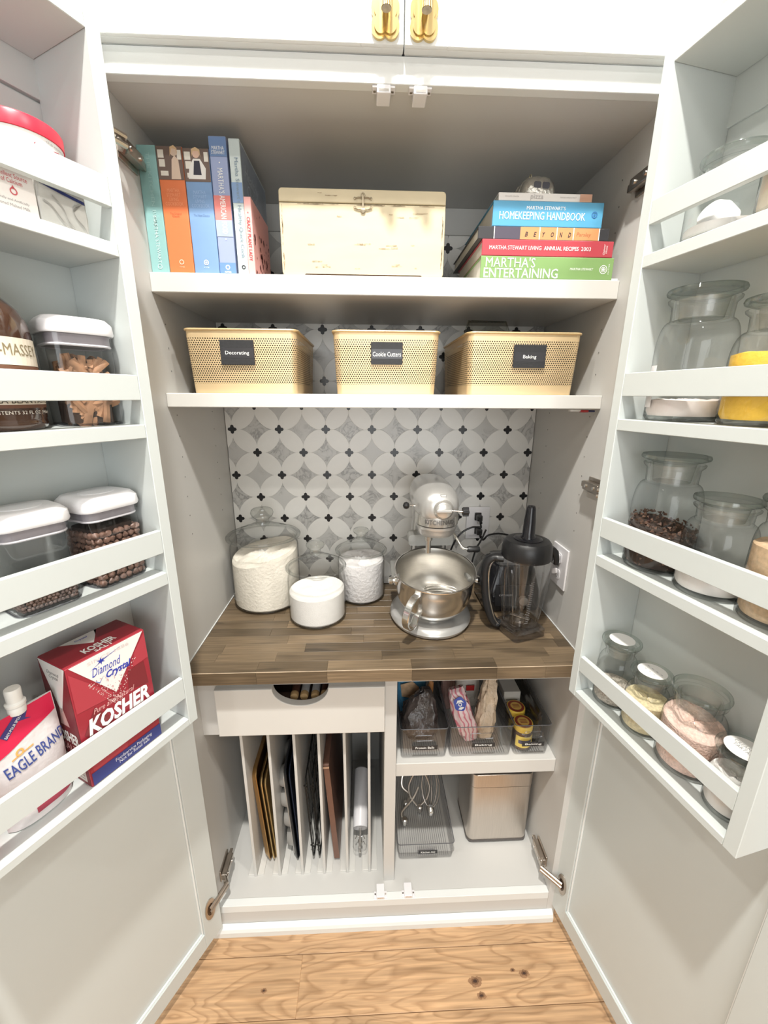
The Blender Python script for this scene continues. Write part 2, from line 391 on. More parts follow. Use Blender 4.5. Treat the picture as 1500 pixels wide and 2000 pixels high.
# drawer with scooped front
poly = [(-.3955, .609), (-.0065, .609), (-.0065, .737), (-.137, .737)]
for k in range(1, 24):
    a = pi*k/24; poly.append((-.201+.064*cos(a), .737-.046*sin(a)))
poly += [(-.265, .737), (-.3955, .737)]
fr = plate(poly, .031, .0495)
bm = bmesh.new(); vv = [bm.verts.new(v) for v in fr[0]]
for f in fr[1]: bm.faces.new([vv[i] for i in f])
bm.normal_update()
eds = [e for e in bm.edges if all(abs(v.co.y-.031) < 1e-6 for v in e.verts)]
bmesh.ops.bevel(bm, geom=eds, offset=.0016, segments=2, profile=.5, affect='EDGES'); bm.verts.index_update()
fr = ([tuple(v.co) for v in bm.verts], [tuple(v.index for v in f.verts) for f in bm.faces]); bm.free()
drw = ob('drawer', fr, SHP, cab)
ob('drawer_side', J(box(-.383, -.375, .0505, .38, .614, .70), box(-.018, -.010, .0505, .38, .614, .70)), PAINT, drw)
ob('drawer_bottom', box(-.375, -.018, .0505, .38, .614, .619), PAINT, drw)

# worktop: butcher block staves, each a part
top = thing('worktop', 'stained butcher block worktop spanning the pantry between the side panels', 'countertop', (0, 0, 0))
STAVE = wood('stained_stave', (.160, .115, .070), (.100, .072, .044), (.05, .035, .025), 1.3, .36, .32, False, .9, 3, 1.2)
ob('core', box(-.4378, .4378, -.003, .4135, .7805, .806), STAVE, top)
rng = random.Random(3); y = -.0063; row = 0
while y < .41:
    wd = .0345; x = -.438-rng.random()*.1
    while x < .438:
        ln = .10+rng.random()*.14; a = max(x, -.438); b = min(x+ln, .438)
        if b-a > .012:
            ob('stave', box((a-b)/2+.0001, (b-a)/2-.0001, -wd/2+.0001, wd/2-.0001, -.0055 if row else -.0315, 0, .0003, 1), STAVE, top, loc=((a+b)/2, y+wd/2, .812))
        x += ln
    y += wd; row += 1
ob('worn_edge', box(-.438, .438, -.0068, -.0060, .8102, .8116), mat('worn_bare_wood', (.62, .50, .36), .5, var=.25, scale=25), top)

# ------------------------------------------------------------------ mosaic backsplash
til = thing('tile_backsplash', 'marble mosaic backsplash of white petals and small black crosses', 'tile', (0, D, 0))
PET = mat('white_marble', (.80, .79, .76), .22, var=.03, scale=14, rnd=.03)
CRS = mat('black_stone', (.012, .012, .014), .25)
def marble():
    m = bpy.data.materials.new('grey_marble'); m.use_nodes = True; N = m.node_tree.nodes; L = m.node_tree.links; b = N['Principled BSDF']; b.inputs['Roughness'].default_value = .22
    tc = N.new('ShaderNodeTexCoord'); oi = N.new('ShaderNodeObjectInfo'); sc = N.new('ShaderNodeVectorMath'); sc.operation = 'SCALE'; sc.inputs[0].default_value = (9, 5, 7); L.new(oi.outputs['Random'], sc.inputs['Scale'])
    ad = N.new('ShaderNodeVectorMath'); L.new(tc.outputs['Object'], ad.inputs[0]); L.new(sc.outputs[0], ad.inputs[1])
    n = N.new('ShaderNodeTexNoise'); n.inputs['Scale'].default_value = 22; n.inputs['Detail'].default_value = 8; n.inputs['Roughness'].default_value = .6; n.inputs['Distortion'].default_value = 1.2; L.new(ad.outputs[0], n.inputs['Vector'])
    a = N.new('ShaderNodeMath'); a.operation = 'SUBTRACT'; a.inputs[1].default_value = .5; L.new(n.outputs[0], a.inputs[0]); ab = N.new('ShaderNodeMath'); ab.operation = 'ABSOLUTE'; L.new(a.outputs[0], ab.inputs[0])
    cr = N.new('ShaderNodeValToRGB'); L.new(ab.outputs[0], cr.inputs[0]); e = cr.color_ramp.elements; e[0].color = (.30, .295, .29, 1); e[1].color = (.52, .515, .50, 1); e[1].position = .045
    q = e.new(.2); q.color = (.60, .595, .58, 1)
    n2 = N.new('ShaderNodeTexNoise'); n2.inputs['Scale'].default_value = 9; L.new(ad.outputs[0], n2.inputs['Vector'])
    mx = N.new('ShaderNodeMix'); mx.data_type = 'RGBA'; mr = N.new('ShaderNodeMapRange'); mr.inputs[1].default_value = .42; mr.inputs[2].default_value = .58; L.new(n2.outputs[0], mr.inputs[0]); L.new(mr.outputs[0], mx.inputs[0])
    L.new(cr.outputs[0], mx.inputs[6]); mx.inputs[7].default_value = (.57, .565, .55, 1); L.new(mx.outputs[2], b.inputs['Base Color']); return m
MARB = marble()
def clip(poly, ax, lim, keep_less):
    out = []; n = len(poly)
    ins = lambda p: (p[ax] <= lim+1e-9) if keep_less else (p[ax] >= lim-1e-9)
    for i in range(n):
        a, b = poly[i-1], poly[i]
        if ins(a) != ins(b):
            t = (lim-a[ax])/(b[ax]-a[ax]); out.append(tuple(a[k]+(b[k]-a[k])*t for k in (0, 1)))
        if ins(b): out.append(b)
    return out
A = .1304; X0 = -.4215; Z0 = 1.2899; ZB, ZT = .8125, 1.7748
_tm = {}
def tile(name, poly, th, m, cx, cz, bev):
    full = poly
    P = [(x+cx, z+cz) for x, z in poly]
    for ax, lim, k in ((0, -.4385, False), (0, .4385, True), (1, ZB, False), (1, ZT, True)):
        P = clip(P, ax, lim, k)
        if len(P) < 3: return
    ar = abs(sum(P[i-1][0]*P[i][1]-P[i][0]*P[i-1][1] for i in range(len(P))))/2
    if ar < 2e-5: return
    loc = [(x-cx, z-cz) for x, z in P]
    whole = len(loc) == len(full) and all(abs(a[0]-b[0])+abs(a[1]-b[1]) < 1e-7 for a, b in zip(loc, full))
    if whole and (name, id(full)) in _tm:
        o = bpy.data.objects.new(name, _tm[(name, id(full))]); COL.objects.link(o); o.parent = til; o.location = (cx, 0, cz); return
    c = (sum(p[0] for p in loc)/len(loc), sum(p[1] for p in loc)/len(loc))
    ins = [(c[0]+(p[0]-c[0])*(1-bev), c[1]+(p[1]-c[1])*(1-bev)) for p in loc]
    n = len(loc)
    V = [(x, .001, z) for x, z in loc]+[(x, -th+.0006, z) for x, z in loc]+[(x, -th, z) for x, z in ins]
    F = [(i, (i+1) % n, n+(i+1) % n, n+i) for i in range(n)]+[(n+i, n+(i+1) % n, 2*n+(i+1) % n, 2*n+i) for i in range(n)]+[tuple(2*n+i for i in range(n))]
    o = ob(name, (V, F), m, til, (cx, 0, cz))
    if whole: _tm[(name, id(full))] = o.data
ln = A/math.sqrt(2)   # distance between neighbouring crosses
def lens(L_, h, ang, n=10):
    R = (h*h+(L_/2)**2)/(2*h); c = R-h; am = math.asin(L_/2/R); P = []
    for k in range(n+1): a = -am+2*am*k/n; P.append((R*sin(a), R*cos(a)-c))
    for k in range(1, n): a = am-2*am*k/n; P.append((R*sin(a), -(R*cos(a)-c)))
    return [(x*cos(ang)-z*sin(ang), x*sin(ang)+z*cos(ang)) for x, z in P]
pe = {}
for s_ in (1, -1):
    # full bodied oval petals: superellipse
    P = []
    for k in range(28):
        t = 2*pi*k/28; cx_, sx_ = cos(t), sin(t)
        P.append((.0398*math.copysign(abs(cx_)**.95, cx_), .0243*math.copysign(abs(sx_)**1.0, sx_)))
    an = s_*pi/4; pe[s_] = [(x*cos(an)-z*sin(an), x*sin(an)+z*cos(an)) for x, z in P]
# cross: four round lobes
crs = []
for q in range(4):
    for k in range(7):
        a = q*pi/2-pi/2*1.15+pi*1.15*k/6; crs.append((.0074*cos(q*pi/2)+.0049*cos(a), .0074*sin(q*pi/2)+.0049*sin(a)))
dia = [(A/2*.985, 0), (0, A/2*.985), (-A/2*.985, 0), (0, -A/2*.985)]
bk = ob('grout', box(-.4385, .4385, .0005, .012, ZB, ZT), mat('grout', (.42, .41, .39), .8), til)
for j in range(-9, 9):
    for i in range(-2, 9):
        x = X0+A*(i+(.5 if j % 2 else 0)); z = Z0-j*A/2
        tile('cross_tile', crs, .0052, CRS, x, z, .06)
        tile('marble_tile', dia, .0030, MARB, x+A/2, z, .01)
        for s_ in (1, -1):
            tile('petal_tile', pe[s_], .0045, PET, x+s_*A/4, z+A/4, .03)

# ------------------------------------------------------------------ upper cabinet above
up = thing('upper_cabinet', 'white upper cabinet above the pantry with two brass handles', 'cabinet', (0, 0, 1.8680))
ob('body', J(box(-.462, .462, .012, .44, .0001, .44), box(-.462, .0100, .0, .012, .0001, .44), box(.0142, .462, .0, .012, .0001, .44)), WHITE, up)
ob('gap_shade', box(.0101, .0141, .002, .0119, .0001, .44), mat('gap_shadow_grey', (.05, .05, .055), .8), up)  # dark strip added for the shade between the two doors
for s_, x0, x1 in ((-1, -.470, .0113), (1, .0129, .470)):
    o = ob('door', box(x0, x1, -.0125, -.0005, .0001, .44, .001, 1), WHITE, up)
    st = .062
    ob('frame', J(box(x0, x0+st, -.0185, -.0126, .0002, .4398, .0008, 1), box(x1-st, x1, -.0185, -.0126, .0002, .4398, .0008, 1),
        box(x0+st, x1-st, -.0185, -.0126, .0002, .052, .0008, 1), box(x0+st, x1-st, -.0185, -.0126, .39, .4398, .0008, 1)), WHITE, o)
    hx = -.0155 if s_ < 0 else .0395
    P = []
    for k in range(72):      # clover backplate
        a = 2*pi*k/72; r = .0145+.0055*abs(cos(2*(a)+pi/2)); P.append((r*cos(a)*1.18, r*sin(a)*1.45))
    h = ob('handle', J(plate(P, -.0045, 0), plate([(x*.8, z*.8) for x, z in P], -.0065, -.0045), roty(rotx(cyl(.0045, 0, .034, 16), pi/2), 0),
        mv(plate(P, -.0045, 0), 0, 0, .13), mv(rotx(cyl(.0045, 0, .034, 16), pi/2), 0, 0, .13),
        tube([(0, -.032, -.010), (0, -.032, -.002), (0, -.032, .14), (0, -.032, .150)], [.0072, .0068, .0068, .0072], 16)), BRASS, o, (hx, -.0186, .028), smooth=True)
    ob('handle_end', mv(rotx(cyl(.0066, -.0003, .0002, 20), 0), 0, -.032, -.0103), mat('brushed_dark_brass', (.38, .33, .27), .45, 1, var=.2, scale=80), h)

# ------------------------------------------------------------------ storage doors
SH = {-1: dict(r=[(1.647, 1.6133), (1.4086, 1.374), (1.1757, 1.138), (.9027, .8609)], h=[(1.5724, 1.5566), (1.3395, 1.3199), (1.1042, 1.0837), (.8161, .8027)], top=1.7937),
      1: dict(r=[(1.6533, 1.6224), (1.419, 1.3838), (1.1803, 1.1451), (.9004, .8689)], h=[(1.5836, 1.5667), (1.348, 1.330), (1.1102, 1.0921), (.8224, .8099)], top=1.8108)}
for s in (-1, 1):
    B = DOOR[s]['B']; q = SH[s]
    # local frame: x runs along the door with t = sg*x, y = -b, hinge at the origin
    sg = -1 if s < 0 else 1
    def bx(t0, t1, b0, b1, z0, z1, bev=.0008):
        a, c = sorted((sg*t0, sg*t1)); return box(a, c, -b1, -b0, z0, z1, bev, 1)
    TW = .44
    d = ob('door', bx(.003, TW-.003, -.0195, -.0085, .047, 1.862), DPAINT, cab, (DOOR[s]['x'], DOOR[s]['y'], 0), (0, 0, dang(s)))
    ob('stile', bx(0, .050, -.0205, 0, .044, 1.865), DPAINT, d); ob('stile', bx(TW-.05, TW, -.0205, 0, .044, 1.865), DPAINT, d)
    ob('rail', bx(.0501, TW-.0501, -.0205, 0, .044, .093), DPAINT, d); ob('rail', bx(.0501, TW-.0501, -.0205, 0, 1.752, 1.865), DPAINT, d)
    # bead round the recessed panel
    ob('panel_bead', J(bx(.0502, .0535, -.0084, -.004, .0932, .80), bx(TW-.0535, TW-.0502, -.0084, -.004, .0932, .80), bx(.0536, TW-.0536, -.0084, -.004, .0932, .0962)), WHITE, d)
    T0, T1 = .066, .392
    zt = q['top']; zb = q['h'][3][1]
    ob('box_side', bx(T0, .0836, -.0036, B, zb, zt+.018), DPAINT, d); ob('box_side', bx(.3744, T1, -.0036, B, zb, zt+.018), DPAINT, d)
    ob('box_top', bx(.0838, .3742, .0002, B-.0003, zt, zt+.0178), DPAINT, d)
    for z1, z0 in q['h']: ob('door_shelf', bx(.0838, .3742, -.0036, B-.0003, z0, z1), DPAINT, d)
    for z1, z0 in q['r']: ob('retaining_rail', bx(.0838, .3742, B-.0095, B-.0004, z0, z1), DPAINT, d)
    # back board of the compartments sits in the recess
    ob('compartment_back', bx(.0502, TW-.0502, -.0083, -.0038, .80, zt-.045, 0), DPAINT, d)
    # box fixed plate near hinge: latch block under the box
    ob('catch_strike', bx(.040, .048, 0, .006, .745, .775), WPL, d)
# hinges: cup plate on the door, arm and mounting plate on the side panel
def hinge(s, z, hy=.055):
    x = s*(W2-.0002)
    h = ob('hinge', J(box(-.002, .002, -.026, .034, -.017, .017, .001), mv(box(-.0075, .0075, -.027, .030, -.0095, .0095, .0018), -s*.0095, 0, 0), mv(box(-.004, .004, .012, .044, -.006, .006, .001), -s*.008, 0, 0)), NICK, cab, (x-s*.002, hy, z))
    ob('hinge_screw', J(*[mv(roty(cyl(.0035, 0, .002, 12), -s*pi/2), -s*.017, y, 0) for y in (-.014, .016)]), CHROME, h)
    # arm out to the cup
    e = Vector(dpos(s, .030, .004, z-.004))-Vector((x-s*.002, hy, z))
    a0 = Vector((-s*.009, -.020, 0)); mid = Vector((-s*.022, -.040, -.003)) if s < 0 else Vector((-s*.020, -.038, -.003))
    ob('hinge_arm', J(tube([a0+Vector((0, 0, .006)), mid+Vector((0, 0, .006)), e+Vector((0, 0, .006))], .0045, 8), tube([a0-Vector((0, 0, .006)), mid-Vector((0, 0, .006)), e-Vector((0, 0, .006))], .0045, 8),
       mv(box(-.0035, .0035, -.009, .009, -.0075, .0075, .001), *(a0*.5+mid*.5))), NICK, h)
    # elongated cup plate lying on the door face
    pts = [(.0150*cos(2*pi*k/28)*(1.0), .032*sin(2*pi*k/28)) for k in range(28)]
    cup = plate(pts, 0, .0025); inner = plate([(a*.62, b*.55) for a, b in pts], -.0006, 0)
    M = Matrix.Translation(Vector(dpos(s, .027, .0028, z-.004))-Vector((x-s*.002, hy, z))) @ Matrix.Rotation(dang(s), 4, 'Z')
    c = ob('hinge_cup', T(cup, M), NICK, h, smooth=True); 
    ob('cup_recess', T(inner, M), mat('dark_bronze_recess', (.10, .07, .05), .4, 1), h)
hinge(-1, .155); hinge(1, .160); hinge(-1, 1.762); hinge(1, 1.742, .038); hinge(1, 1.2, .055)

# ================================================================== books on the top shelf
PAGE = mat('page_block', (.80, .76, .68), .8, var=.06, scale=300, stretch=(1, 1, .02))
def book(label, x0, x1, y0, z0, z1, d, m, group, flat_=False, back=None, tilt=0, rz=0):
    w = x1-x0; h = z1-z0
    t = thing('book', label, 'book', ((x0+x1)/2, y0, z0), 0, group, rot=(0, tilt, rz))
    e = .0016
    if flat_:
        cov = J(box(-w/2, w/2, 0, d, 0, e, .0004, 1), box(-w/2, w/2, 0, d, h-e, h, .0004, 1), box(-w/2, w/2, -.0016, .0012, 0, h, .0012))
        pg = box(-w/2+.003, w/2-.003, .0014, d-.004, e+.0001, h-e-.0001)
    else:
        cov = J(box(-w/2, -w/2+e, 0, d, 0, h, .0004, 1), box(w/2-e, w/2, 0, d, 0, h, .0004, 1), box(-w/2, w/2, -.0016, .0012, 0, h, .0012))
        pg = box(-w/2+e+.0001, w/2-e-.0001, .0014, d-.004, .003, h-.003)
    ob('cover', cov, m, t); ob('pages', pg, PAGE, t)
    return t
YS = -.0022
def put(par, sh, m, name='lettering', y=YS): return ob(name, mv(sh, 0, y, 0), m, par)
GB = 'books standing on the top shelf'; GS = 'books stacked flat on the top shelf'
c_teal = mat('teal_cloth', (.27, .50, .50), .5, var=.04, scale=10)
c_or = mat('orange_cloth', (.76, .20, .07), .5, var=.04, scale=10)
c_bl = mat('blue_cloth', (.20, .34, .58), .5, var=.04, scale=10)
b = book('teal cookbook, leftmost of the standing books', -.4395, -.4075, .101, 1.5972, 1.796, .19, c_teal, GB)
put(b, text('THE KITCHEN BIBLE', .115, .006, (.002, 0, .13), rot=-pi/2), inkm('teal_pale', (.40, .62, .61))); put(b, text('MARTHA STEWART', .075, .006, (.001, 0, .055), rot=-pi/2), inkm('teal_light', (.62, .80, .79)))
put(b, ring(0, .012, .004, .001), inkm('teal_light', (.62, .80, .79)), 'emblem')
def spine_photo(par, w, z0, z1, second=False):
    put(par, rect(-w/2, w/2, z0, z1), inkm('photo_brown', (.16, .11, .09)), 'spine_photograph')
    put(par, J(rect(-w*.45, -w*.22, z0+.032, z0+.044), rect(-w*.43, -w*.2, z0+.019, z0+.030), rect(-w*.4, -w*.1, z0+.006, z0+.013), rect(w*.3, w*.46, z0+.03, z0+.044)), inkm('photo_window', (.78, .74, .66)), 'spine_window', YS-.0001)['kind'] = 'stuff'
    if not second:
        put(par, J(flat([(0, z0+.001), (w*.38, z0+.001), (w*.34, z0+.03), (w*.2, z0+.036), (w*.08, z0+.03)]), disc(w*.18, z0+.041, .0062, 16)), inkm('photo_cream', (.72, .56, .44)), 'spine_figure', YS-.0002)
        put(par, flat([(w*.02, z0+.034), (w*.05, z0+.048), (w*.2, z0+.051), (w*.32, z0+.046), (w*.3, z0+.036), (w*.27, z0+.045), (w*.12, z0+.046)]), inkm('photo_blond', (.66, .46, .26)), 'spine_hair', YS-.0003)
    else:
        put(par, J(flat([(-w*.36, z0+.004), (w*.3, z0+.004), (w*.34, z0+.02), (w*.14, z0+.034), (-w*.12, z0+.034), (-w*.3, z0+.02)])), inkm('photo_shirt', (.80, .78, .74)), 'spine_shirt', YS-.0002)
        put(par, flat([(-w*.16, z0+.01), (w*.16, z0+.01), (w*.12, z0+.031), (-w*.09, z0+.031)]), inkm('photo_apron', (.03, .03, .05)), 'spine_apron', YS-.0003)
        put(par, disc(0, z0+.041, .0062, 16), inkm('photo_skin', (.74, .5, .38)), 'spine_figure', YS-.0003)
        put(par, flat([(-w*.18, z0+.036), (-w*.16, z0+.048), (0, z0+.051), (w*.16, z0+.047), (w*.17, z0+.036), (w*.1, z0+.045), (-w*.1, z0+.045)]), inkm('photo_blond', (.66, .46, .26)), 'spine_hair', YS-.0004)
b = book('orange cookbook with a photograph at the top of its spine', -.4065, -.3625, .101, 1.5972, 1.795, .19, c_or, GB)
spine_photo(b, .0435, .148, .197)
put(b, text('MARTHA\nSTEWART\nLIVING\nCOOKBOOK', .031, .026, (0, 0, .122)), inkm('orange_pale', (.90, .38, .20)))
put(b, text('The Original\nClassics', .020, .007, (0, 0, .095)), inkm('orange_dark', (.42, .10, .04)))
put(b, ring(.001, .020, .0042, .0014), inkm('peach', (.95, .62, .45)), 'emblem'); put(b, text('POTTER', .009, .0018, (.001, 0, .012)), inkm('peach', (.95, .62, .45)))
b = book('blue cookbook with an aproned figure on its spine', -.3615, -.3165, .101, 1.5972, 1.793, .19, c_bl, GB)
spine_photo(b, .0445, .146, .195, True)
put(b, text('MARTHA\nSTEWART\nLIVING\nCOOKBOOK', .031, .026, (0, 0, .120)), inkm('blue_pale', (.36, .52, .76)))
put(b, text('The New Classics', .028, .0035, (0, 0, .095)), inkm('blue_dark', (.10, .18, .36)))
put(b, J(ring(0, .020, .0045, .0015), disc(0, .020, .0018, 10)), inkm('pale_white_blue', (.8, .87, .95)), 'emblem'); put(b, text('POTTER', .009, .0018, (0, 0, .012)), inkm('pale_white_blue', (.8, .87, .95)))
b = book('tall blue and red food cookbook between the two wide spines and the white one', -.3150, -.2855, .100, 1.5972, 1.811, .20, mat('periwinkle_cover', (.31, .37, .58), .4), GB)
put(b, rect(-.0146, .0146, .184, .2125), inkm('navy_blue', (.16, .26, .48)), 'colour_block'); put(b, text('MARTHA\nSTEWART', .023, .012, (0, 0, .193), .01), INKW, y=YS-.0001)
put(b, rect(-.0146, .0146, .088, .126), inkm('coral_red', (.72, .22, .20)), 'colour_block'); put(b, rect(-.0146, .0146, .062, .088), inkm('slate_blue', (.36, .42, .56)), 'colour_block')
put(b, rect(-.0146, .0146, .0005, .020), inkm('royal_blue', (.14, .27, .66)), 'colour_block')
for s_, ww, zz in (('MARTHA\'S', .038, .148), ('AMERICAN', .036, .108), ('FOOD', .019, .076)): put(b, text(s_, ww, .0095, (.001, 0, zz), .02, rot=-pi/2), INKW, y=YS-.0002)
put(b, J(disc(.001, .175, .0012, 8), disc(.001, .058, .0012, 8)), INKW, 'dot', YS-.0002)
put(b, ring(0, .0125, .004, .0015), INKW, 'emblem', YS-.0002); put(b, text('POTTER', .012, .003, (0, 0, .0045), .02), INKW, y=YS-.0002)
b = book('white and blue quick cook paperback, tallest beside the pink book', -.2815, -.2625, .099, 1.5972, 1.808, .19, mat('pale_aqua_cover', (.58, .66, .66), .35), GB)
put(b, rect(-.0094, .0094, .115, .146), inkm('mid_blue', (.22, .34, .56)), 'colour_block')
put(b, text("Martha Stewart's Healthy Quick Cook", .155, .0085, (.001, 0, .105), rot=-pi/2), inkm('grey_blue', (.22, .30, .38)), y=YS-.0002)
put(b, ring(.001, .013, .0035, .0016), INKK, 'emblem'); 
o = ob('cover_picture', [(.0096, v[0], v[2]) for v in rect(.002, .188, .002, .208)[0]] and ([(.0096, v[0], v[2]) for v in rect(.002, .188, .002, .208)[0]], [(0, 1, 2, 3)]), mat('slate_cover', (.22, .27, .35), .3, var=.25, scale=14), b)
o = ob('cover_title', ([(.0098, v[0]+.07, v[2]) for v in text('Healthy\nQuick\nCook', .10, .07, (0, 0, .15), .0, .3)[0]], text('Healthy\nQuick\nCook', .10, .07, (0, 0, .15), .0, .3)[1]), inkm('pale_slate', (.45, .52, .58)), b)
b = book('short pink plant book with a blotched rose cover', -.2620, -.2495, .097, 1.5972, 1.722, .135, mat('pink_cover', (.86, .45, .43), .45), GB)
put(b, text('CRAZY PLANT LADY', .070, .006, (0, 0, .058), .01, rot=-pi/2), inkm('crimson', (.55, .05, .06)))
put(b, J(disc(0, .100, .001, 8)), inkm('crimson', (.55, .05, .06)), 'dot')
rr_ = random.Random(5); bl = []
for k in range(42):
    cy, cz, r = rr_.uniform(.008, .128), rr_.uniform(.005, .118)*(.35+.65*rr_.random()), rr_.uniform(.0015, .0065)
    n = 9; bl.append(([(.0065, cy+r*rr_.uniform(.5, 1.3)*cos(2*pi*i/n), cz+r*rr_.uniform(.6, 1.3)*sin(2*pi*i/n)) for i in range(n)], [tuple(range(n))]))
ob('cover_leaves', J(*bl), inkm('dark_maroon', (.13, .035, .035)), b)

# flat stack on the right
c_green = mat('green_cover', (.23, .38, .14), .35, var=.04, scale=10)
b = book('green book at the bottom of the right stack', .170, .4245, .0905, 1.5972, 1.6350, .215, c_green, GS, True)
put(b, J(text("MARTHA'S", .094, .0165, (-.071, 0, .0272), .02), text('ENTERTAINING', .142, .0165, (-.050, 0, .0095), .02)), INKW)
put(b, text('MARTHA STEWART', .045, .0042, (.066, 0, .018), .015, .25), INKW); put(b, J(ring(.108, .018, .0075, .0012), ring(.108, .018, .0045, .001), disc(.108, .018, .0025, 12)), INKW, 'emblem')
put(b, text('POTTER', .018, .0022, (.1185, 0, .019), rot=pi/2), INKW)
b = book('red annual recipes book on top of the green one', .1705, .4195, .0905, 1.6352, 1.6625, .21, mat('red_cover', (.48, .065, .085), .32), GS, True)
put(b, text('MARTHA STEWART LIVING', .098, .0066, (-.062, 0, .0135)), INKW); put(b, text('ANNUAL RECIPES', .066, .0066, (.025, 0, .0135), .04), INKW); put(b, text('2003', .0185, .0066, (.072, 0, .0135)), INKW)
put(b, text('Oxmoor\nHouse', .018, .008, (.109, 0, .0135), rot=pi/2, shear=.3), INKW)
b = book('black and orange book beyond parsley, third from the bottom of the stack', .162, .409, .0925, 1.6627, 1.6835, .225, mat('charcoal_cover', (.045, .045, .05), .3), GS, True)
put(b, rect(-.045, .103, .0005, .0205), inkm('apricot', (.68, .29, .12)), 'colour_block'); put(b, rect(-.094, -.045, .0005, .0205), inkm('aubergine', (.07, .06, .09)), 'colour_block')
for k, ch in enumerate('BEYOND'): put(b, text(ch, .0056, .0082, (-.0335+.0163*k, 0, .0088), .03, .25), INKK, y=YS-.0002)
put(b, text('Parsley', .028, .0085, (.075, 0, .009), 0, .2), inkm('rust', (.40, .12, .05)), y=YS-.0002)
for x in (-.0945, -.0095, .0230, .0545, .103): put(b, rect(x, x+.0016, .0005, .0205), INKW, 'white_line', YS-.0003)
b = book('thick bright blue homekeeping handbook near the top of the stack', .187, .3925, .0925, 1.6837, 1.7245, .225, mat('sky_blue_cover', (.10, .36, .58), .32, var=.03, scale=12), GS, True)
put(b, text("MARTHA STEWART'S", .072, .0058, (-.005, 0, .0300), .02), INKW); put(b, text('HOMEKEEPING HANDBOOK', .160, .0125, (-.0105, 0, .0175), .03), INKW)
put(b, J(ring(.0865, .021, .0055, .002), disc(.0865, .021, .002, 10)), inkm('deep_blue', (.03, .16, .40)), 'emblem')
b = book('slim white pizza book on top of the stack', .196, .3685, .0935, 1.7247, 1.7375, .20, mat('white_cover', (.80, .77, .74), .35), GS, True)
put(b, rect(.0635, .086, .0003, .0125), inkm('tan', (.62, .36, .25)), 'colour_block'); put(b, text('pizza', .0235, .0100, (-.016, 0, .0058)), inkm('warm_grey', (.45, .43, .42)), y=YS-.0001)
put(b, text('WILLIAMS SONOMA', .026, .0022, (-.062, 0, .0066)), inkm('warm_grey', (.45, .43, .42))); put(b, text('FOOD MADE FAST', .030, .0022, (.042, 0, .0066)), inkm('warm_grey', (.45, .43, .42)))

# ------------------------------------------------------------------ silver camper ornament
t = thing('camper_ornament', 'small silver glass camper ornament on top of the stacked books', 'ornament', (.283, .185, 1.7377), radians(6))
SIL = mat('mercury_silver', (.64, .63, .59), .26, .85, var=.22, scale=60, bump=.25, bscale=160)
prof = [(.030, 0), (.034, .003), (.035, .014), (.034, .028), (.029, .040), (.019, .0475), (.008, .050)]
rings = []
for k, (f, yy) in enumerate(((.55, -.052), (.86, -.046), (1, -.034), (1, .03), (.86, .046), (.5, .052))):
    P = [(x*(.35+.65*f), yy, .004+(z-.004)*(.45+.55*f)) for x, z in prof]; P = P+[(-x, y, z) for x, y, z in P[::-1]]; rings.append(P)
ob('shell', loft(rings), SIL, t, smooth=True)
ob('rivet_bands', J(*[tube([(x*1.01, yy, z+.0005) for x, z in prof]+[(-x*1.01, yy, z+.0005) for x, z in prof[::-1]], .0007, 5) for yy in (-.03, -.01, .012, .03)]), SIL, t)
WIN = mat('tinted_window', (.10, .10, .12), .15)
ob('window', mv(plate(rr(.0145, .0105, .003, 4), -.0012, 0), -.0085, -.0512, .030), WIN, t); ob('window', mv(plate(rr(.0145, .0105, .003, 4), -.0012, 0), .0085, -.0512, .030), WIN, t)
ob('window', rotz(mv(plate(rr(.022, .010, .003, 4), -.0012, 0), 0, -.0348, .028), -pi/2), WIN, t)
ob('headlamp', J(mv(rotx(cyl(.003, 0, .003, 14), pi/2), .018, -.044, .008), mv(rotx(cyl(.003, 0, .003, 14), pi/2), -.018, -.044, .008)), DARK, t)
ob('hanger_cap', J(cyl(.0080, .046, .061, 20), tube([(.0, .0045*cos(a), .064+.0045*sin(a)) for a in [k*pi/8 for k in range(16)]], .0009, 6, True)), mat('pale_gold', (.72, .64, .45), .35, .8), t, smooth=True)

# ------------------------------------------------------------------ cream chest
CRM = mat('distressed_cream', (.66, .57, .39), .55, var=.05, scale=9, stretch=(1, 1, 4))
t = thing('storage_chest', 'cream distressed wooden chest with a small brass latch on the top shelf', 'box', (-.0495, .093, 1.5973))
w_ = .150
def rbx(z0, z1, y0, y1, r, rt): 
    pass
front = lambda z0, z1, top_r, bot_r: None
pl = [(-w_, .006), (-w_*.985, 0), (-.110, 0), (-.108, .005), (.108, .005), (.110, 0), (w_*.985, 0), (w_, .006), (w_, .1165), (-w_, .1165)]
def bev_plate(poly, y0, y1, bev=.0018):
    sh = plate(poly, y0, y1); bm = bmesh.new(); vv = [bm.verts.new(v) for v in sh[0]]
    for f in sh[1]: bm.faces.new([vv[i] for i in f])
    eds = [e for e in bm.edges if abs(e.verts[0].co.y-e.verts[1].co.y) < 1e-7]
    bmesh.ops.bevel(bm, geom=eds, offset=bev, segments=2, profile=.5, affect='EDGES'); bm.verts.index_update()
    r = ([tuple(v.co) for v in bm.verts], [tuple(v.index for v in f.verts) for f in bm.faces]); bm.free(); return r
ob('body', bev_plate(pl, 0, .20), CRM, t)
lidp = [(-w_, .1176), (w_, .1176), (w_, .133)]+[(w_-.006+.006*cos(a), .133+.006*sin(a)) for a in [pi/8*k for k in range(1, 5)]]+[(-w_+.006+.006*cos(a), .133+.006*sin(a)) for a in [pi/2+pi/8*k for k in range(5)]]
ob('lid', bev_plate(lidp, -.0004, .2004), CRM, t)
rg = random.Random(11); ch = []
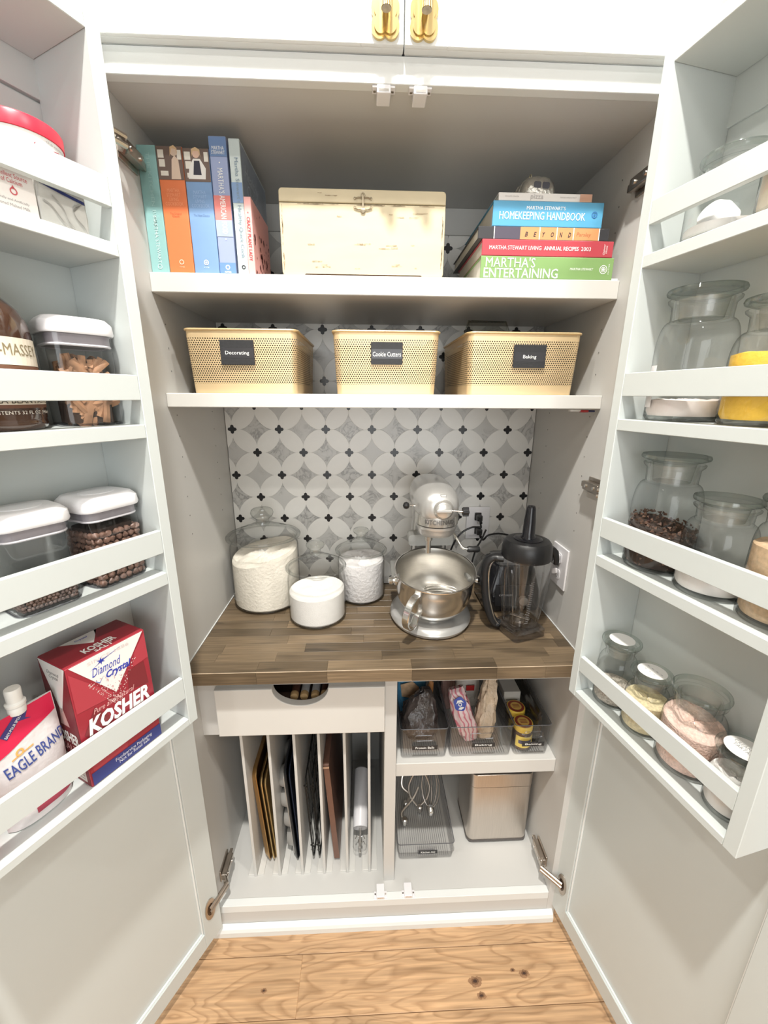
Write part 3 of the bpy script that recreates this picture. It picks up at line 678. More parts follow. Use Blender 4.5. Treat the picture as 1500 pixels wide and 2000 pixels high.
def scratch(x, z, l, vert=False):
    P = []; n = 7
    for i in range(n): 
        a = i/(n-1); P.append((x+(a-.5)*l, z+rg.uniform(-.0003, .0003))) if not vert else P.append((x+rg.uniform(-.0003, .0003), z+(a-.5)*l))
    th = [rg.uniform(.0001, .0006) for _ in P]
    if not vert: Q = [(a, b+t_) for (a, b), t_ in zip(P, th)]+[(a, b-t_) for (a, b), t_ in zip(P[::-1], th[::-1])]
    else: Q = [(a+t_, b) for (a, b), t_ in zip(P, th)]+[(a-t_, b) for (a, b), t_ in zip(P[::-1], th[::-1])]
    return flat(Q[::-1] if not vert else Q)
for k in range(24):
    z = rg.choice((.05, .046, .052, .10, .128, .02, .012)); ch.append(scratch(rg.uniform(-.10, .13), z+rg.uniform(-.004, .004), rg.uniform(.004, .022)))
for k in range(34):
    s_ = rg.choice((-1, 1)); ch.append(scratch(s_*(w_-.0045)+rg.uniform(-.0008, .0008), rg.uniform(.012, .108), rg.uniform(.004, .014), True))
for k in range(14): ch.append(scratch(rg.uniform(-.14, .14), .1145, rg.uniform(.01, .03)))
ob('worn_scratches', mv(J(*ch), 0, -.0009, 0), inkm('worn_brown', (.34, .24, .14)), t, kind='stuff')
ob('plinth_gap', mv(rect(-.109, .109, 0.0003, .0046), 0, .002, 0), mat('dark_brown_edge', (.12, .06, .03), .7), t)
la = []
for z, up_ in ((.1235, 1), (.1095, -1)):
    la.append(tube([(x, -.002, z+up_*.0022*math.sin(abs(x)/.014*pi)) for x in [(-.014+.0014*k) for k in range(21)]], .0011, 6))
    la += [tube([(sx*.0145, -.002, z+.0012+.0018*sin(a)) if False else (sx*.0145+.0018*cos(a), -.002, z+.0012+.0018*sin(a)) for a in [k*pi/5 for k in range(10)]], .0008, 5, True) for sx in (-1, 1)]
la.append(box(-.0018, .0018, -.004, 0, .104, .130, .0006)); la.append(mv(rotx(lathe([(.0001, 0), (.0045, .001), (.0045, .003), (.0001, .005)], 16), pi/2), 0, 0, .106))
la.append(tube([(.0035*cos(a), -.003, .1295+.0035*sin(a)) for a in [k*pi/6 for k in range(12)]], .0009, 5, True))
ob('latch', J(*la), mat('antique_pewter', (.42, .36, .26), .4, .8), t, smooth=True)

# small white clip lying on the shelf end
tag(ob('cable_clip', J(box(-.009, .009, -.008, .008, 0, .0035, .001), box(-.009, -.004, -.008, .008, .0034, .0062, .0008)), WPL, None, (.4288, .098, 1.5972), smooth=False), 'tiny white plastic clip on the right end of the top shelf', 'clip')

# ================================================================== perforated gold baskets
def perforated():
    m = bpy.data.materials.new('perforated_gold'); m.use_nodes = True; N = m.node_tree.nodes; L = m.node_tree.links; b = N['Principled BSDF']
    b.inputs['Base Color'].default_value = (.80, .61, .36, 1); b.inputs['Metallic'].default_value = .5; b.inputs['Roughness'].default_value = .42
    def M_(op, a, b_=None):
        n = N.new('ShaderNodeMath'); n.operation = op
        for i, v in enumerate((a, b_)):
            if v is None: continue
            if isinstance(v, (int, float)): n.inputs[i].default_value = v
            else: L.new(v, n.inputs[i])
        return n.outputs[0]
    uv = N.new('ShaderNodeUVMap'); uv.uv_map = 'UVMap'; sp = N.new('ShaderNodeSeparateXYZ'); L.new(uv.outputs[0], sp.inputs[0])
    p = .00465; pv = p*.86
    v = M_('DIVIDE', sp.outputs[1], pv); row = M_('FLOOR', v); dv = M_('SUBTRACT', M_('FRACT', v), .5)
    u = M_('ADD', M_('DIVIDE', sp.outputs[0], p), M_('MULTIPLY', M_('MODULO', row, 2.0), .5)); du = M_('SUBTRACT', M_('FRACT', u), .5)
    r = M_('SQRT', M_('ADD', M_('MULTIPLY', du, du), M_('MULTIPLY', M_('MULTIPLY', dv, dv), .74)))
    hole = M_('LESS_THAN', r, .285)
    inb = M_('MULTIPLY', M_('GREATER_THAN', sp.outputs[1], .0185), M_('LESS_THAN', sp.outputs[1], .1045))
    al = M_('SUBTRACT', 1.0, M_('MULTIPLY', hole, inb)); L.new(al, b.inputs['Alpha'])
    return m
PERF = perforated(); GOLD = mat('gold_metal', (.82, .60, .32), .35, .45)
CARD = mat('chalk_label', (.022, .022, .024), .5, var=.2, scale=200)
def basket(label, xl, xr, yf, yb, word, lx0, lx1, lz0, lz1, tw):
    cx = (xl+xr)/2; t = thing('basket', label, 'basket', (cx, yf, 1.3856), 0, 'gold perforated baskets on the middle shelf')
    w = xr-xl; d = yb-yf; H = .118; n = 5
    spec = [(w-.010, d-.012, .012, .0), (w-.008, d-.010, .012, .02), (w, d, .014, .105), (w, d, .014, H)]
    rings = [[(x, y+d/2, z) for x, y in rr(a, b_, r, n)] for a, b_, r, z in spec]
    V, F = loft(rings, caps=False); o = ob('mesh_wall', (V, F), PERF, t)
    ul = o.data.uv_layers.new(name='UVMap'); N = len(rings[0]); cum = [0]
    for k in range(N): a = rings[3][k]; b2 = rings[3][(k+1) % N]; cum.append(cum[-1]+math.dist(a, b2))
    for p in o.data.polygons:
        ks = [vi % N for vi in p.vertices]; wrap = (0 in ks and N-1 in ks)
        for li, vi in zip(p.loop_indices, p.vertices):
            k = vi % N; uu = cum[N] if (wrap and k == 0) else cum[k]; ul.data[li].uv = (uu, V[vi][2])
    for p in o.data.polygons: p.use_smooth = True
    ob('inner_shade_block', mv(rloft([(w-.022, d-.024, .008, .0022), (w-.014, d-.016, .010, .092), (w-.014, d-.016, .010, .094)]), 0, d/2, 0), mat('inner_shade_brown', (.055, .038, .025), .8, var=.2, scale=40), t)  # added dark block standing in for the shaded interior behind the holes
    ob('floor_plate', mv(prism(rr(w-.0105, d-.0125, .012, n), .0003, .002), 0, d/2, 0), GOLD, t)
    R = [(x, y+d/2, H) for x, y in rr(w+.003, d+.003, .016, n)]
    ob('rim', tube(R, .0022, 8, True), GOLD, t, smooth=True)
    lb = ob('label_plate', box(lx0-cx, lx1-cx, -.0030, -.0012, lz0-1.3856, lz1-1.3856, .0006, 1), CARD, t)
    mx = (lx0+lx1)/2-cx; mz = (lz0+lz1)/2-1.3856
    ob('tape', rect(mx-.030, mx+.031, mz-.010, mz+.008, -.0032), mat('clear_tape_grey', (.045, .045, .05), .18), lb)
    ob('lettering', text(word, tw, .0085, (mx, -.0034, mz-.0015), .003), INKW, lb)
    return t
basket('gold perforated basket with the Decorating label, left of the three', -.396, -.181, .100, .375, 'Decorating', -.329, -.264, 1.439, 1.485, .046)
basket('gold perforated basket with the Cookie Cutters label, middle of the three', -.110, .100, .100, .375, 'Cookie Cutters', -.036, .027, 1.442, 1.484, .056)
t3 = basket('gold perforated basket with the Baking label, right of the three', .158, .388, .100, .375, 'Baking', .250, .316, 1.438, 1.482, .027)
# bag of candy melts peeping out of the right basket
t = thing('candy_bag', 'clear bag of pale round candies showing above the right gold basket', 'bag', (.225, .215, 1.4800))
V, F = rloft([(.085, .05, .012, 0), (.10, .062, .02, .010), (.10, .05, .02, .030), (.095, .03, .012, .042), (.085, .01, .004, .062)], 4)
rg = random.Random(2); V = [(x+rg.uniform(-.003, .003), y+rg.uniform(-.003, .003), z+rg.uniform(-.003, .003)*(z > .01)) for x, y, z in V]
ob('film', (V, F), glass('crinkled_film', (.88, .88, .85), (.6, .6, .56), .3, .1), t, smooth=True)
ob('candies', J(*[mv(lathe([(.0001, 0), (.006, .001), (.0075, .004), (.005, .0075), (.0001, .0085)], 12), rg.uniform(-.034, .034), rg.uniform(-.016, .016), .006+.026*rg.random()) for _ in range(34)]), mat('white_candy', (.78, .74, .62), .45), t, smooth=True, kind='stuff')
# little tangle hanging under the shelf
t = thing('clip_light', 'small red, white and blue clip stuck under the right end of the middle shelf', 'clip', (.408, .10, 1.3572))
ob('clip_body', box(-.028, -.006, -.004, .006, -.0045, 0, .001), mat('clip_white', (.75, .74, .72), .5), t)
ob('red_tab', box(-.0058, .010, -.006, .004, -.006, -.001, .001), mat('clip_red', (.35, .03, .03), .5), t)
ob('blue_tab', box(.0102, .024, -.005, .004, -.0055, -.0015, .001), mat('clip_navy', (.02, .02, .07), .5), t)

# ================================================================== worktop: glass jars
ZC = .8121
FLOUR = mat('flour', (.80, .75, .66), .9, var=.03, scale=30, bump=.3, bscale=120)
SUGAR = mat('sugar', (.84, .82, .79), .85, var=.02, scale=60, bump=.2, bscale=400)
def heap(R, z0, zl, zr, amp=.003, n=36, seed=1, zf=0):
    """filled cylinder with an uneven sloping top"""
    g = random.Random(seed); V = []; F = []; K = 7
    for i in range(n):
        a = 2*pi*i/n; V.append((R*.93*cos(a), R*.93*sin(a), z0))
    for i in range(n):
        a = 2*pi*i/n; V.append((R*cos(a), R*sin(a), z0+.006))
    for k in range(K):
        r = R*(1-k/K)
        for i in range(n):
            a = 2*pi*i/n; x = r*cos(a); yy = r*sin(a)
            z = (zl+zr)/2+(zr-zl)/2*x/R+zf*yy/R+amp*(sin(3*a+k)+g.uniform(-1, 1)*.5)*(1 if k else .4)
            V.append((x, yy, z))
    V.append((0, 0, (zl+zr)/2))
    F.append(tuple(range(n))[::-1])
    for k in range(K+1):
        for i in range(n): j = (i+1) % n; F.append((k*n+i, k*n+j, (k+1)*n+j, (k+1)*n+i))
    for i in range(n): F.append(((K+1)*n+i, (K+1)*n+(i+1) % n, (K+2)*n))
    return V, F
def lidjar(label, cx, cy, R, H, RL, hk, fill, m, kname, group='glass canisters on the worktop'):
    t = thing('glass_canister', label, 'jar', (cx, cy, ZC), 0, group)
    body = [(.0001, .0045), (R*.90, .0045), (R*.93, .009), (R*.93, .012)]
    outer = [(.0001, .0002), (R*.88, .0002), (R*.955, .004), (R, .014), (R, H-.030), (R*.985, H-.020), (R*.93, H-.012), (R*.925, H-.006), (R*.965, H-.002), (R*.96, H)]
    ob('body', lathe(outer[1:], 56, ends=(True, False)), GLASS, t, smooth=True)
    ob('base_ring', lathe([(R*.87, .0001), (R*.965, .0045), (R*.995, .010), (R*.95, .008), (R*.86, .0045)], 56, close=True), GLASSG, t, smooth=True)
    ob(kname, fill, m, t, smooth=True)
    lid = [(R*.90, H+.0005), (RL*.98, H+.0008), (RL, H+.004), (RL*.965, H+.0075), (RL*.86, H+.012), (RL*.62, H+.022), (RL*.38, H+.030), (RL*.30, H+.034), (RL*.30, H+.036), (RL*.17, H+.038)]
    l = ob('lid', lathe(lid, 56, ends=(False, True)), GLASS, t, smooth=True)
    ob('lid_rim', lathe([(RL*.90, H+.0006), (RL*.995, H+.0012), (RL*1.0, H+.004), (RL*.965, H+.007), (RL*.89, H+.006)], 56, close=True), GLASSG, l, smooth=True)
    k = RL*.30
    ob('knob', lathe([(k*.62, H+.036), (k*.56, H+.043), (k*.60, H+.050), (k*.92, H+.050+hk*.3), (k*1.02, H+.050+hk*.6), (k*.94, H+.050+hk*.88), (k*.80, H+.050+hk), (k*.4, H+.051+hk), (.0001, H+.051+hk)], 32, ends=(False, True)), glass('knob_glass', (.93, .94, .93), (.25, .27, .26), 3), l, smooth=True)
    return t
lidjar('large glass canister of flour, tallest of the three in the left corner', -.331, .318, .092, .196, .100, .028, heap(.0885, .006, .135, .165, .005, seed=4, zf=.012), FLOUR, 'flour')
lidjar('short glass canister half full of sugar, front one of the three', -.178, .222, .074, .143, .078, .018, heap(.0712, .006, .080, .084, .0012, seed=6, zf=.004), SUGAR, 'sugar')
lidjar('glass canister nearly full of white powdered sugar, beside the mixer', -.063, .338, .067, .143, .074, .016, heap(.0645, .006, .118, .120, .004, seed=8, zf=.004), mat('powdered_sugar', (.82, .80, .80), .9, bump=.4, bscale=90), 'powdered_sugar')

# ================================================================== stand mixer
mx = thing('stand_mixer', 'silver bowl-lift stand mixer with a steel bowl on the worktop', 'mixer', (.122, .20, ZC))
def ell(rx, ry, z, cy=0, n=40, p=1.0): return [(rx*math.copysign(abs(cos(2*pi*k/n))**p, cos(2*pi*k/n)), cy+ry*math.copysign(abs(sin(2*pi*k/n))**p, sin(2*pi*k/n)), z) for k in range(n)]
ob('base', loft([ell(.090, .112, .0, .02), ell(.103, .124, .004, .02), ell(.107, .128, .012, .02), ell(.104, .125, .020, .02), ell(.094, .115, .0265, .02), ell(.02, .03, .0275, .02)]), SILVERP, mx, smooth=True)
ob('column', loft([[(x, y+.12, z) for x, y in rr(a, b_, c_, 6)] for a, b_, c_, z in ((.105, .062, .02, .02), (.094, .056, .02, .08), (.088, .052, .02, .16), (.088, .056, .02, .235), (.080, .080, .02, .285))]), SILVERP, mx, smooth=True)
ob('column_seam', J(box(-.047, -.0455, .075, .088, .10, .205), box(.0455, .047, .075, .088, .10, .205)), mat('seam_grey', (.25, .25, .25), .5, .4), mx)
# bowl lift shoulders
SATG = mat('satin_grey', (.42, .42, .40), .4, .7)
ob('lift_bracket', loft([[(x, y, z) for x, z in rr(.118, .030, .010, 4, (0, .205))] for y in (.045, .088)]), SATG, mx, smooth=True)
for a_ in (-1, 1): ob('lift_arm', box(a_*.095-.010, a_*.095+.010, -.03, .09, .118, .132, .004), SATG, mx, smooth=True)
# head: rounded body running front to back, neck turned down
def hring(y, w, zc, h, n=40, fl=0):
    out = []
    for k in range(n):
        a = 2*pi*k/n; c_, s_ = cos(a), sin(a)
        z = zc+h*math.copysign(abs(s_)**.86, s_); 
        out.append((w*math.copysign(abs(c_)**.82, c_), y, z))
    return out
hz = .300
ob('head', loft([hring(-.079, .012, .322, .010), hring(-.0775, .025, .322, .020), hring(-.071, .036, .322, .031), hring(-.060, .044, .322, .040), hring(-.042, .0495, .322, .046), hring(-.01, .0525, .322, .049), hring(.05, .0535, .322, .050), hring(.11, .052, .321, .049), hring(.150, .046, .319, .044), hring(.172, .034, .316, .034), hring(.182, .014, .314, .018)]), SILVERP, mx, smooth=True)
ob('trim_band', lathe([(.0475, -.013), (.0515, -.0125), (.0522, 0), (.0515, .013), (.0475, .0135)], 48, (0, -.026, .291)), mat('trim_band_silver', (.62, .61, .58), .22, .8), mx, smooth=True)
ob('lettering', mv(bend(text('KITCHENAID', .072, .0105, (0, -.0004, 0), .012), .0525), 0, -.026, .291), mat('embossed_letters', (.16, .155, .15), .4, .5), mx)
ob('planetary', lathe([(.0001, -.043), (.030, -.043), (.041, -.039), (.046, -.030), (.0475, -.022), (.049, -.020), (.049, -.0135), (.0001, -.0135)][::-1], 48, (0, -.026, .289)), SILVERP, mx, smooth=True)
ob('beater_shaft', J(cyl(.0095, .238, .247, 20, (-.020, -.042)), cyl(.0062, .205, .2385, 16, (-.020, -.042)), mv(roty(cyl(.0015, -.009, .009, 8), pi/2), -.020, -.042, .214)), CHROME, mx, smooth=True)
hub = ob('hub_cap', T(lathe([(.0235, 0), (.0235, .004), (.0205, .007), (.0195, .011), (.017, .013), (.0001, .0135)], 36), Matrix.Translation((.006, -.074, .322)) @ Matrix.Rotation(pi/2, 4, 'X')), mat('hub_silver', (.66, .65, .62), .25, .7), mx, smooth=True)
ob('hub_grip', mv(box(-.0175, .0175, -.004, 0, -.0035, .0035, .0015), .006, -.0876, .322), SILVERP, hub)
ob('hub_flange', mv(box(-.0075, .0075, -.002, .010, .018, .034, .002), .006, -.071, .322), SILVERP, hub)
lv = ob('attachment_screw', tube([(.024, -.085, .322), (.050, -.087, .320)], .0022, 10), CHROME, mx, smooth=True)
kn = []
for k in range(30): a = 2*pi*k/30; r = .0085+.0022*(1 if (k//3) % 2 else -.3); kn.append((r*cos(a), r*sin(a)))
ob('knob', T(prism(kn, 0, .013), Matrix.Translation((.048, -.087, .320)) @ Matrix.Rotation(pi/2, 4, 'Y')), BLACKP, lv)
sp = ob('speed_lever', tube([(-.050, -.02, .318), (-.072, -.022, .318)], .0022, 8), CHROME, mx)
ob('knob', lathe([(.0001, -.009), (.006, -.0065), (.0085, 0), (.006, .0065), (.0001, .009)], 16, (-.0735, -.022, .318)), BLACKP, sp, smooth=True)
cr = ob('lift_crank', tube(curve([(.045, .06, .235), (.050, .02, .238), (.058, .0, .225), (.072, -.008, .205), (.086, -.010, .2)], 6), .0036, 10), CHROME, mx, smooth=True)
ob('grip', T(lathe([(.0001, 0), (.0065, .001), (.0085, .006), (.0075, .015), (.0088, .026), (.0065, .032), (.0001, .033)], 20), Matrix.Translation((.083, -.010, .200)) @ Matrix.Rotation(pi/2, 4, 'Y')), BLACKP, cr, smooth=True)
# bowl, tilted slightly to the front
BM = Matrix.Translation((0, -.024, .0)) @ Matrix.Translation((0, 0, .09)) @ Matrix.Rotation(radians(11), 4, 'X') @ Matrix.Translation((0, 0, -.087))
ou = [(.0001, .040), (.036, .0395), (.054, .043), (.071, .052), (.0835, .066), (.091, .084), (.0945, .106), (.0955, .135), (.0965, .150), (.0985, .156), (.101, .157), (.101, .159), (.098, .1595)]
inn = [(.0972, .1575), (.0948, .150), (.0938, .135), (.0925, .106), (.089, .086), (.081, .069), (.069, .056), (.052, .048), (.034, .0455), (.0001, .0455)]
bw = ob('bowl', T(lathe(ou, 64, ends=(False, False)), BM), CHROME, mx, smooth=True)
ob('bowl_inside', T(lathe(inn, 64, ends=(False, False)), BM), mat('satin_steel', (.62, .60, .56), .34, 1, var=.05, scale=14, stretch=(1, 1, 30)), bw, smooth=True)
ob('loose_whisk', T(J(*[tube([(.046*cos(q)+.022, .020*sin(q)+.0+.004*k, .060+.006*k+.010*sin(q*.5)) for q in [pi*j/14 for j in range(-3, 15)]], .0012, 6) for k in range(4)]), BM), CHROME, bw, smooth=True, kind='stuff')
ob('bowl_foot', T(lathe([(.036, .0300), (.042, .031), (.046, .038), (.048, .0425), (.044, .0425), (.040, .036), (.036, .034)], 48), BM), CHROME, bw, smooth=True)
for s_ in (-1, 1):
    ob('bowl_pin', T(T(lathe([(.0001, .018), (.0085, .016), (.0105, .010), (.0075, .004), (.012, .002), (.0135, -.003), (.0001, -.004)][::-1], 24), Matrix.Translation((s_*.0975, 0, .125)) @ Matrix.Rotation(s_*pi/2, 4, 'Y')), BM), CHROME, bw, smooth=True)
hp = curve([(-.052, -.078, .139), (-.064, -.094, .138), (-.078, -.112, .120), (-.082, -.117, .090), (-.074, -.106, .064), (-.060, -.090, .058), (-.050, -.066, .064)], 7)
hr = []
for i, p in enumerate(hp):
    t_ = (hp[min(i+1, len(hp)-1)]-hp[max(i-1, 0)]).normalized(); sd = Vector((.80, -.60, 0)).normalized(); nn = t_.cross(sd).normalized()
    hr.append([tuple(p+sd*(.0085*a)+nn*(.0028*b_)) for a, b_ in ((-1, -.4), (-.8, -1), (.8, -1), (1, -.4), (1, .4), (.8, 1), (-.8, 1), (-1, .4))])
ob('bowl_handle', T(loft(hr), BM), CHROME, bw, smooth=True)
# feet hidden line under the base
ob('foot_ring', loft([ell(.094, .115, -.0002, .02), ell(.098, .119, .0008, .02), ell(.094, .115, .001, .02)]), BLACKP, mx)

# ================================================================== blender jug and its motor base
SMOKE = glass('smoky_plastic', (.965, .965, .97), (.30, .30, .33), 2.2, .08)
bl = thing('blender_jug', 'clear blender jug with a black lid and tamper standing in front of its motor base', 'blender', (.335, .134, ZC), radians(20))
def sq(w_, z, r=.012, d=None): return [(x, y, z) for x, y in rr(w_, d or w_, r, 5)]
ob('foot', loft([sq(.084, 0, .010), sq(.092, .003, .010), sq(.092, .020, .010), sq(.080, .0255, .010), sq(.060, .026, .010)]), glass('thick_clear_plastic', (.80, .80, .82), (.30, .30, .33), 2.5, .1), bl, smooth=True)
jug = ob('jug', loft([sq(.070, .026, .016), sq(.074, .05, .016), sq(.094, .14, .020), sq(.105, .195, .030), sq(.108, .206, .034)], caps=False), SMOKE, bl, smooth=True)
for k in range(4):
    a = k*pi/2+pi/4*0; rib = []
    for off in (-.018, .018):
        for w0, w1, z in ((.0335, .0335, .03), (.045, .045, .185)): rib.append((w0, off, z))
    x0, x1 = .0345, .050
    for off in (-.017, .017):
        V = tube([(.0352, off, .032), (.0405, off*.95, .09), (.0475, off*.8, .165), (.0485, 0 if False else off*.6, .178)], .0022, 6)
        ob('jug_rib', rotz(V, a), SMOKE, jug, smooth=True)
ob('blade', J(cyl(.011, .027, .034, 16), rotz(mv(box(-.026, .026, -.004, .004, -.0008, .0008), 0, 0, .037), .6), rotz(mv(box(-.024, .024, -.004, .004, -.0008, .0008), 0, 0, .041), 2.1)), STEEL, bl)
ob('graduation_marks', J(*[rotz(mv(rect(-.006 if k % 5 else -.010, .004, 0, .0009), -.012, -.0379-.00009*k*4, .045+.0052*k), 0) for k in range(22)]), mat('grey_marks', (.35, .35, .36), .5), bl, kind='stuff')
lid = ob('lid', loft([sq(.106, .200, .048), sq(.112, .201, .053), sq(.115, .206, .055), sq(.114, .226, .055), sq(.109, .238, .053), sq(.100, .2445, .049), sq(.084, .2468, .041), sq(.060, .2466, .0295), sq(.02, .2465, .0095)]), BLACKP, bl, smooth=True)
ob('lid_plug', lathe([(.031, .246), (.033, .248), (.031, .2495), (.012, .250)], 32), BLACKG, lid, smooth=True)
ob('tamper', lathe([(.0175, .249), (.0175, .252), (.0145, .256), (.0135, .29), (.0105, .322), (.0085, .327), (.0001, .3285)], 24), BLACKG, lid, smooth=True)
ob('lid_tab', rotz(loft([[(x+.055, y, z) for x, y in rr(a, b_, .004, 3)] for a, b_, z in ((.020, .030, .226),)] + [[(x+dx, y, z) for x, y in rr(a, b_, .004, 3)] for dx, a, b_, z in ((.066, .018, .030, .216), (.073, .014, .028, .196), (.076, .012, .024, .180))]), -.25), BLACKP, lid, smooth=True)
HP = curve([(-.050, -.012, .196), (-.076, -.016, .194), (-.090, -.018, .168), (-.086, -.018, .10), (-.072, -.016, .045), (-.060, -.012, .022), (-.048, -.006, .014)], 7); HR = []
for i, p in enumerate(HP):
    t_ = (HP[min(i+1, len(HP)-1)]-HP[max(i-1, 0)]).normalized(); sd = Vector((0, 1, 0)); nn = t_.cross(sd).normalized(); wd = .013 if .1 < i/len(HP) < .9 else .015
    HR.append([tuple(p+sd*(wd*cos(2*pi*k/12))+nn*(.0105*sin(2*pi*k/12))) for k in range(12)])
h = ob('handle', rotz(loft(HR), radians(-42)), BLACKP, bl, smooth=True)
ob('handle_strip', rotz(tube([tuple(p+Vector((.0095, -.007, 0))) for p in HP[8:-6]], .0018, 6), radians(-42)), CHROME, h)

mb = thing('blender_motor_base', 'black blender motor base standing behind the clear jug', 'blender', (.352, .292, ZC))
ob('housing', loft([sq(.150, .004, .02, .13), sq(.156, .014, .022, .136), sq(.150, .06, .022, .130), sq(.128, .115, .03, .112), sq(.118, .128, .03, .104), sq(.09, .130, .03, .08)]), BLACKG, mb, smooth=True)
ob('foot', J(*[cyl(.010, 0, .005, 14, (x, y)) for x in (-.058, .058) for y in (-.048, .048)]), BLACKP, mb)
ob('drive_pad', loft([sq(.088, .1302, .014), sq(.090, .138, .014), sq(.084, .140, .014)]), mat('grey_rubber', (.09, .09, .09), .7), mb, smooth=True)
ob('drive_socket', cyl(.011, .1402, .148, 18), STEEL, mb)
ob('control_panel', rotx(mv(box(-.052, .052, -.002, .001, -.030, .030, .001), 0, -.069, .046), -.07), mat('panel_black', (.02, .02, .022), .25), mb)
ob('lettering', mv(text('OPTIMUM', .036, .0055, (-.026, 0, 0), .01), 0, -.0745, .056), mat('grey_print', (.55, .55, .56), .4), mb)
ob('dial', T(lathe([(.0001, .010), (.012, .009), (.014, 0), (.0001, 0)][::-1], 24), Matrix.Translation((.022, -.073, .040)) @ Matrix.Rotation(pi/2, 4, 'X')), mat('dial_silver', (.5, .5, .5), .3, .8), mb, smooth=True)

# ================================================================== outlets, plugs and cords
def outlet(label, loc, rz, wd=.070, ht=.100):
    o = thing('wall_outlet', label, 'outlet', loc, rz)
    ob('cover_plate', box(-wd/2, wd/2, -.0045, 0, -ht/2, ht/2, .0015), WPL, o)
    for dz in (-.0215, .0215):
        ob('socket', mv(plate(rr(.026, .026, .008, 4), -.0058, -.0046), 0, 0, dz), WPL, o)
        ob('socket_slots', J(mv(rect(-.006, -.0045, -.004, .004), 0, -.0062, dz), mv(rect(.0045, .006, -.004, .004), 0, -.0062, dz), mv(disc(0, -.008, .0018, 10), 0, -.0062, dz)), DARK, o)
    ob('plate_screw', T(cyl(.002, 0, .001, 10), Matrix.Translation((0, -.0045, 0)) @ Matrix.Rotation(pi/2, 4, 'X')), NICK, o)
    return o
outlet('white wall outlet with two black plugs behind the mixer', (.291, .4145, 1.0125), 0)
outlet('white outlet plate on the right side panel behind the blender jug', (.4397, .170, .974), -pi/2, .078, .105)
def cord(label, P, plug, cat='cord', n=10, r=.0028):
    t = thing('power_cord', label, cat, P[0])
    o = Vector(P[0]); ob('cable', tube([p-o for p in curve(P, n)], r, 8), BLACKP, t, smooth=True)
    ob('plug', mv(J(box(-.010, .010, -.006, .0, -.012, .012, .002), box(-.008, .008, -.028, -.004, -.009, .009, .003), T(cyl(.004, 0, .016, 12), Matrix.Translation((0, -.026, -.002)) @ Matrix.Rotation(radians(120), 4, 'X'))), *(Vector(plug)-o)), BLACKP, t)
cord('black cord looping left from the upper plug to the mixer', [(.289, .380, 1.026), (.286, .360, 1.012), (.262, .352, 1.018), (.228, .352, 1.000), (.205, .352, .962), (.190, .355, .90), (.186, .352, .8155)], (.289, .408, 1.034))
cord('black cord running right from the lower plug to the blender base', [(.292, .378, .985), (.296, .362, .975), (.310, .355, .992), (.350, .372, .990), (.392, .378, .975), (.418, .376, .930), (.425, .368, .860), (.418, .372, .8155), (.39, .375, .8155)], (.291, .408, .991))
t = thing('power_cord', 'black cable hanging from the plugs down behind the mixer bowl', 'cord', (.300, .352, 1.010))
ob('cable', tube([p-Vector((.300, .352, 1.010)) for p in curve([(.300, .352, 1.010), (.288, .345, .985), (.270, .340, .95), (.258, .335, .90), (.250, .330, .85), (.245, .320, .8155)], 8)], .0026, 8), BLACKP, t, smooth=True)
t = thing('adapter_plug', 'clear and white plug in the outlet on the right side panel', 'plug', (.4335, .172, .995), -pi/2)
ob('plug_body', J(box(-.014, .014, -.020, .0, -.012, .012, .003), box(-.010, .010, -.034, -.019, -.007, .008, .002)), mat('translucent_plug', (.60, .60, .62), .25), t)
ob('plug_nub', box(-.006, .006, -.014, 0, -.042, -.026, .003), WPL, t)

# ================================================================== drawer rolls
for k, (x, m_, lb) in enumerate(((-.222, 'brown', 'brown roll at the left of the drawer scoop'), (-.1985, 'white', 'white labelled roll left of centre in the drawer scoop'), (-.1725, 'white', 'white labelled roll right of centre in the drawer scoop'), (-.150, 'brown', 'dark roll at the right of the drawer scoop'))):
    t = thing('wrap_roll', lb, 'roll', (x, .062, .6885), 0, 'rolls lying in the drawer')
    mt = mat('roll_white', (.62, .62, .63), .5) if m_ == 'white' else mat('roll_brown', (.10, .045, .03), .5, var=.3, scale=30)
    L_ = .22
    ob('tube', T(cyl(.0098, .012, L_, 24), Matrix.Rotation(-pi/2, 4, 'X')), mt, t, smooth=True)
    ob('tube_end', T(lathe([(.0001, 0), (.009, .0008), (.0102, .004), (.0102, .012), (.0001, .0121)], 24), Matrix.Rotation(-pi/2, 4, 'X')), mat('kraft_end', (.34, .22, .10), .6), t, smooth=True)
tag(ob('drawer_tray', box(-.372, -.020, .056, .375, .6195, .678, .002), mat('drawer_dark_insert', (.06, .035, .025), .7), None), 'dark insert tray carrying the rolls inside the scooped drawer', 'tray')

# ================================================================== tray slots
def tray_pan(label, x, lean, y0, m_, dp=.30, ht=.325, th=.010, cat='baking sheet', r=.022, rim=True, group='trays standing in the slots', yaw=0):
    t = thing('baking_sheet', label, cat, (x, y0, .0975), 0, group, rot=(0, lean, yaw))
    def sec(w_, h_, xx, r_): return [(xx, y+dp/2, z+ht/2) for y, z in rr(w_, h_, r_, 7)]
    ob('pan', loft([sec(dp-.02, ht-.02, -th/2, r), sec(dp-.016, ht-.016, -th/2, r), sec(dp, ht, th/2-.0015, r), sec(dp+.001, ht+.001, th/2, r), sec(dp-.004, ht-.004, th/2, r), sec(dp-.018, ht-.018, -th/2+.0014, r)]), m_, t, smooth=True)
    if rim: ob('rolled_rim', tube([(th/2, y+dp/2, z+ht/2) for y, z in rr(dp, ht, r, 7)], .0018, 6, True), m_, t, smooth=True)
    return t
g1 = mat('gold_bakeware', (.46, .28, .11), .33, .9); g2 = mat('pale_gold_bakeware', (.78, .58, .28), .3, .9)
lean = radians(-3.2)
tray_pan('brown gold baking sheet, leftmost tray in the second slot', -.3335, lean, .100, g1, th=.013)
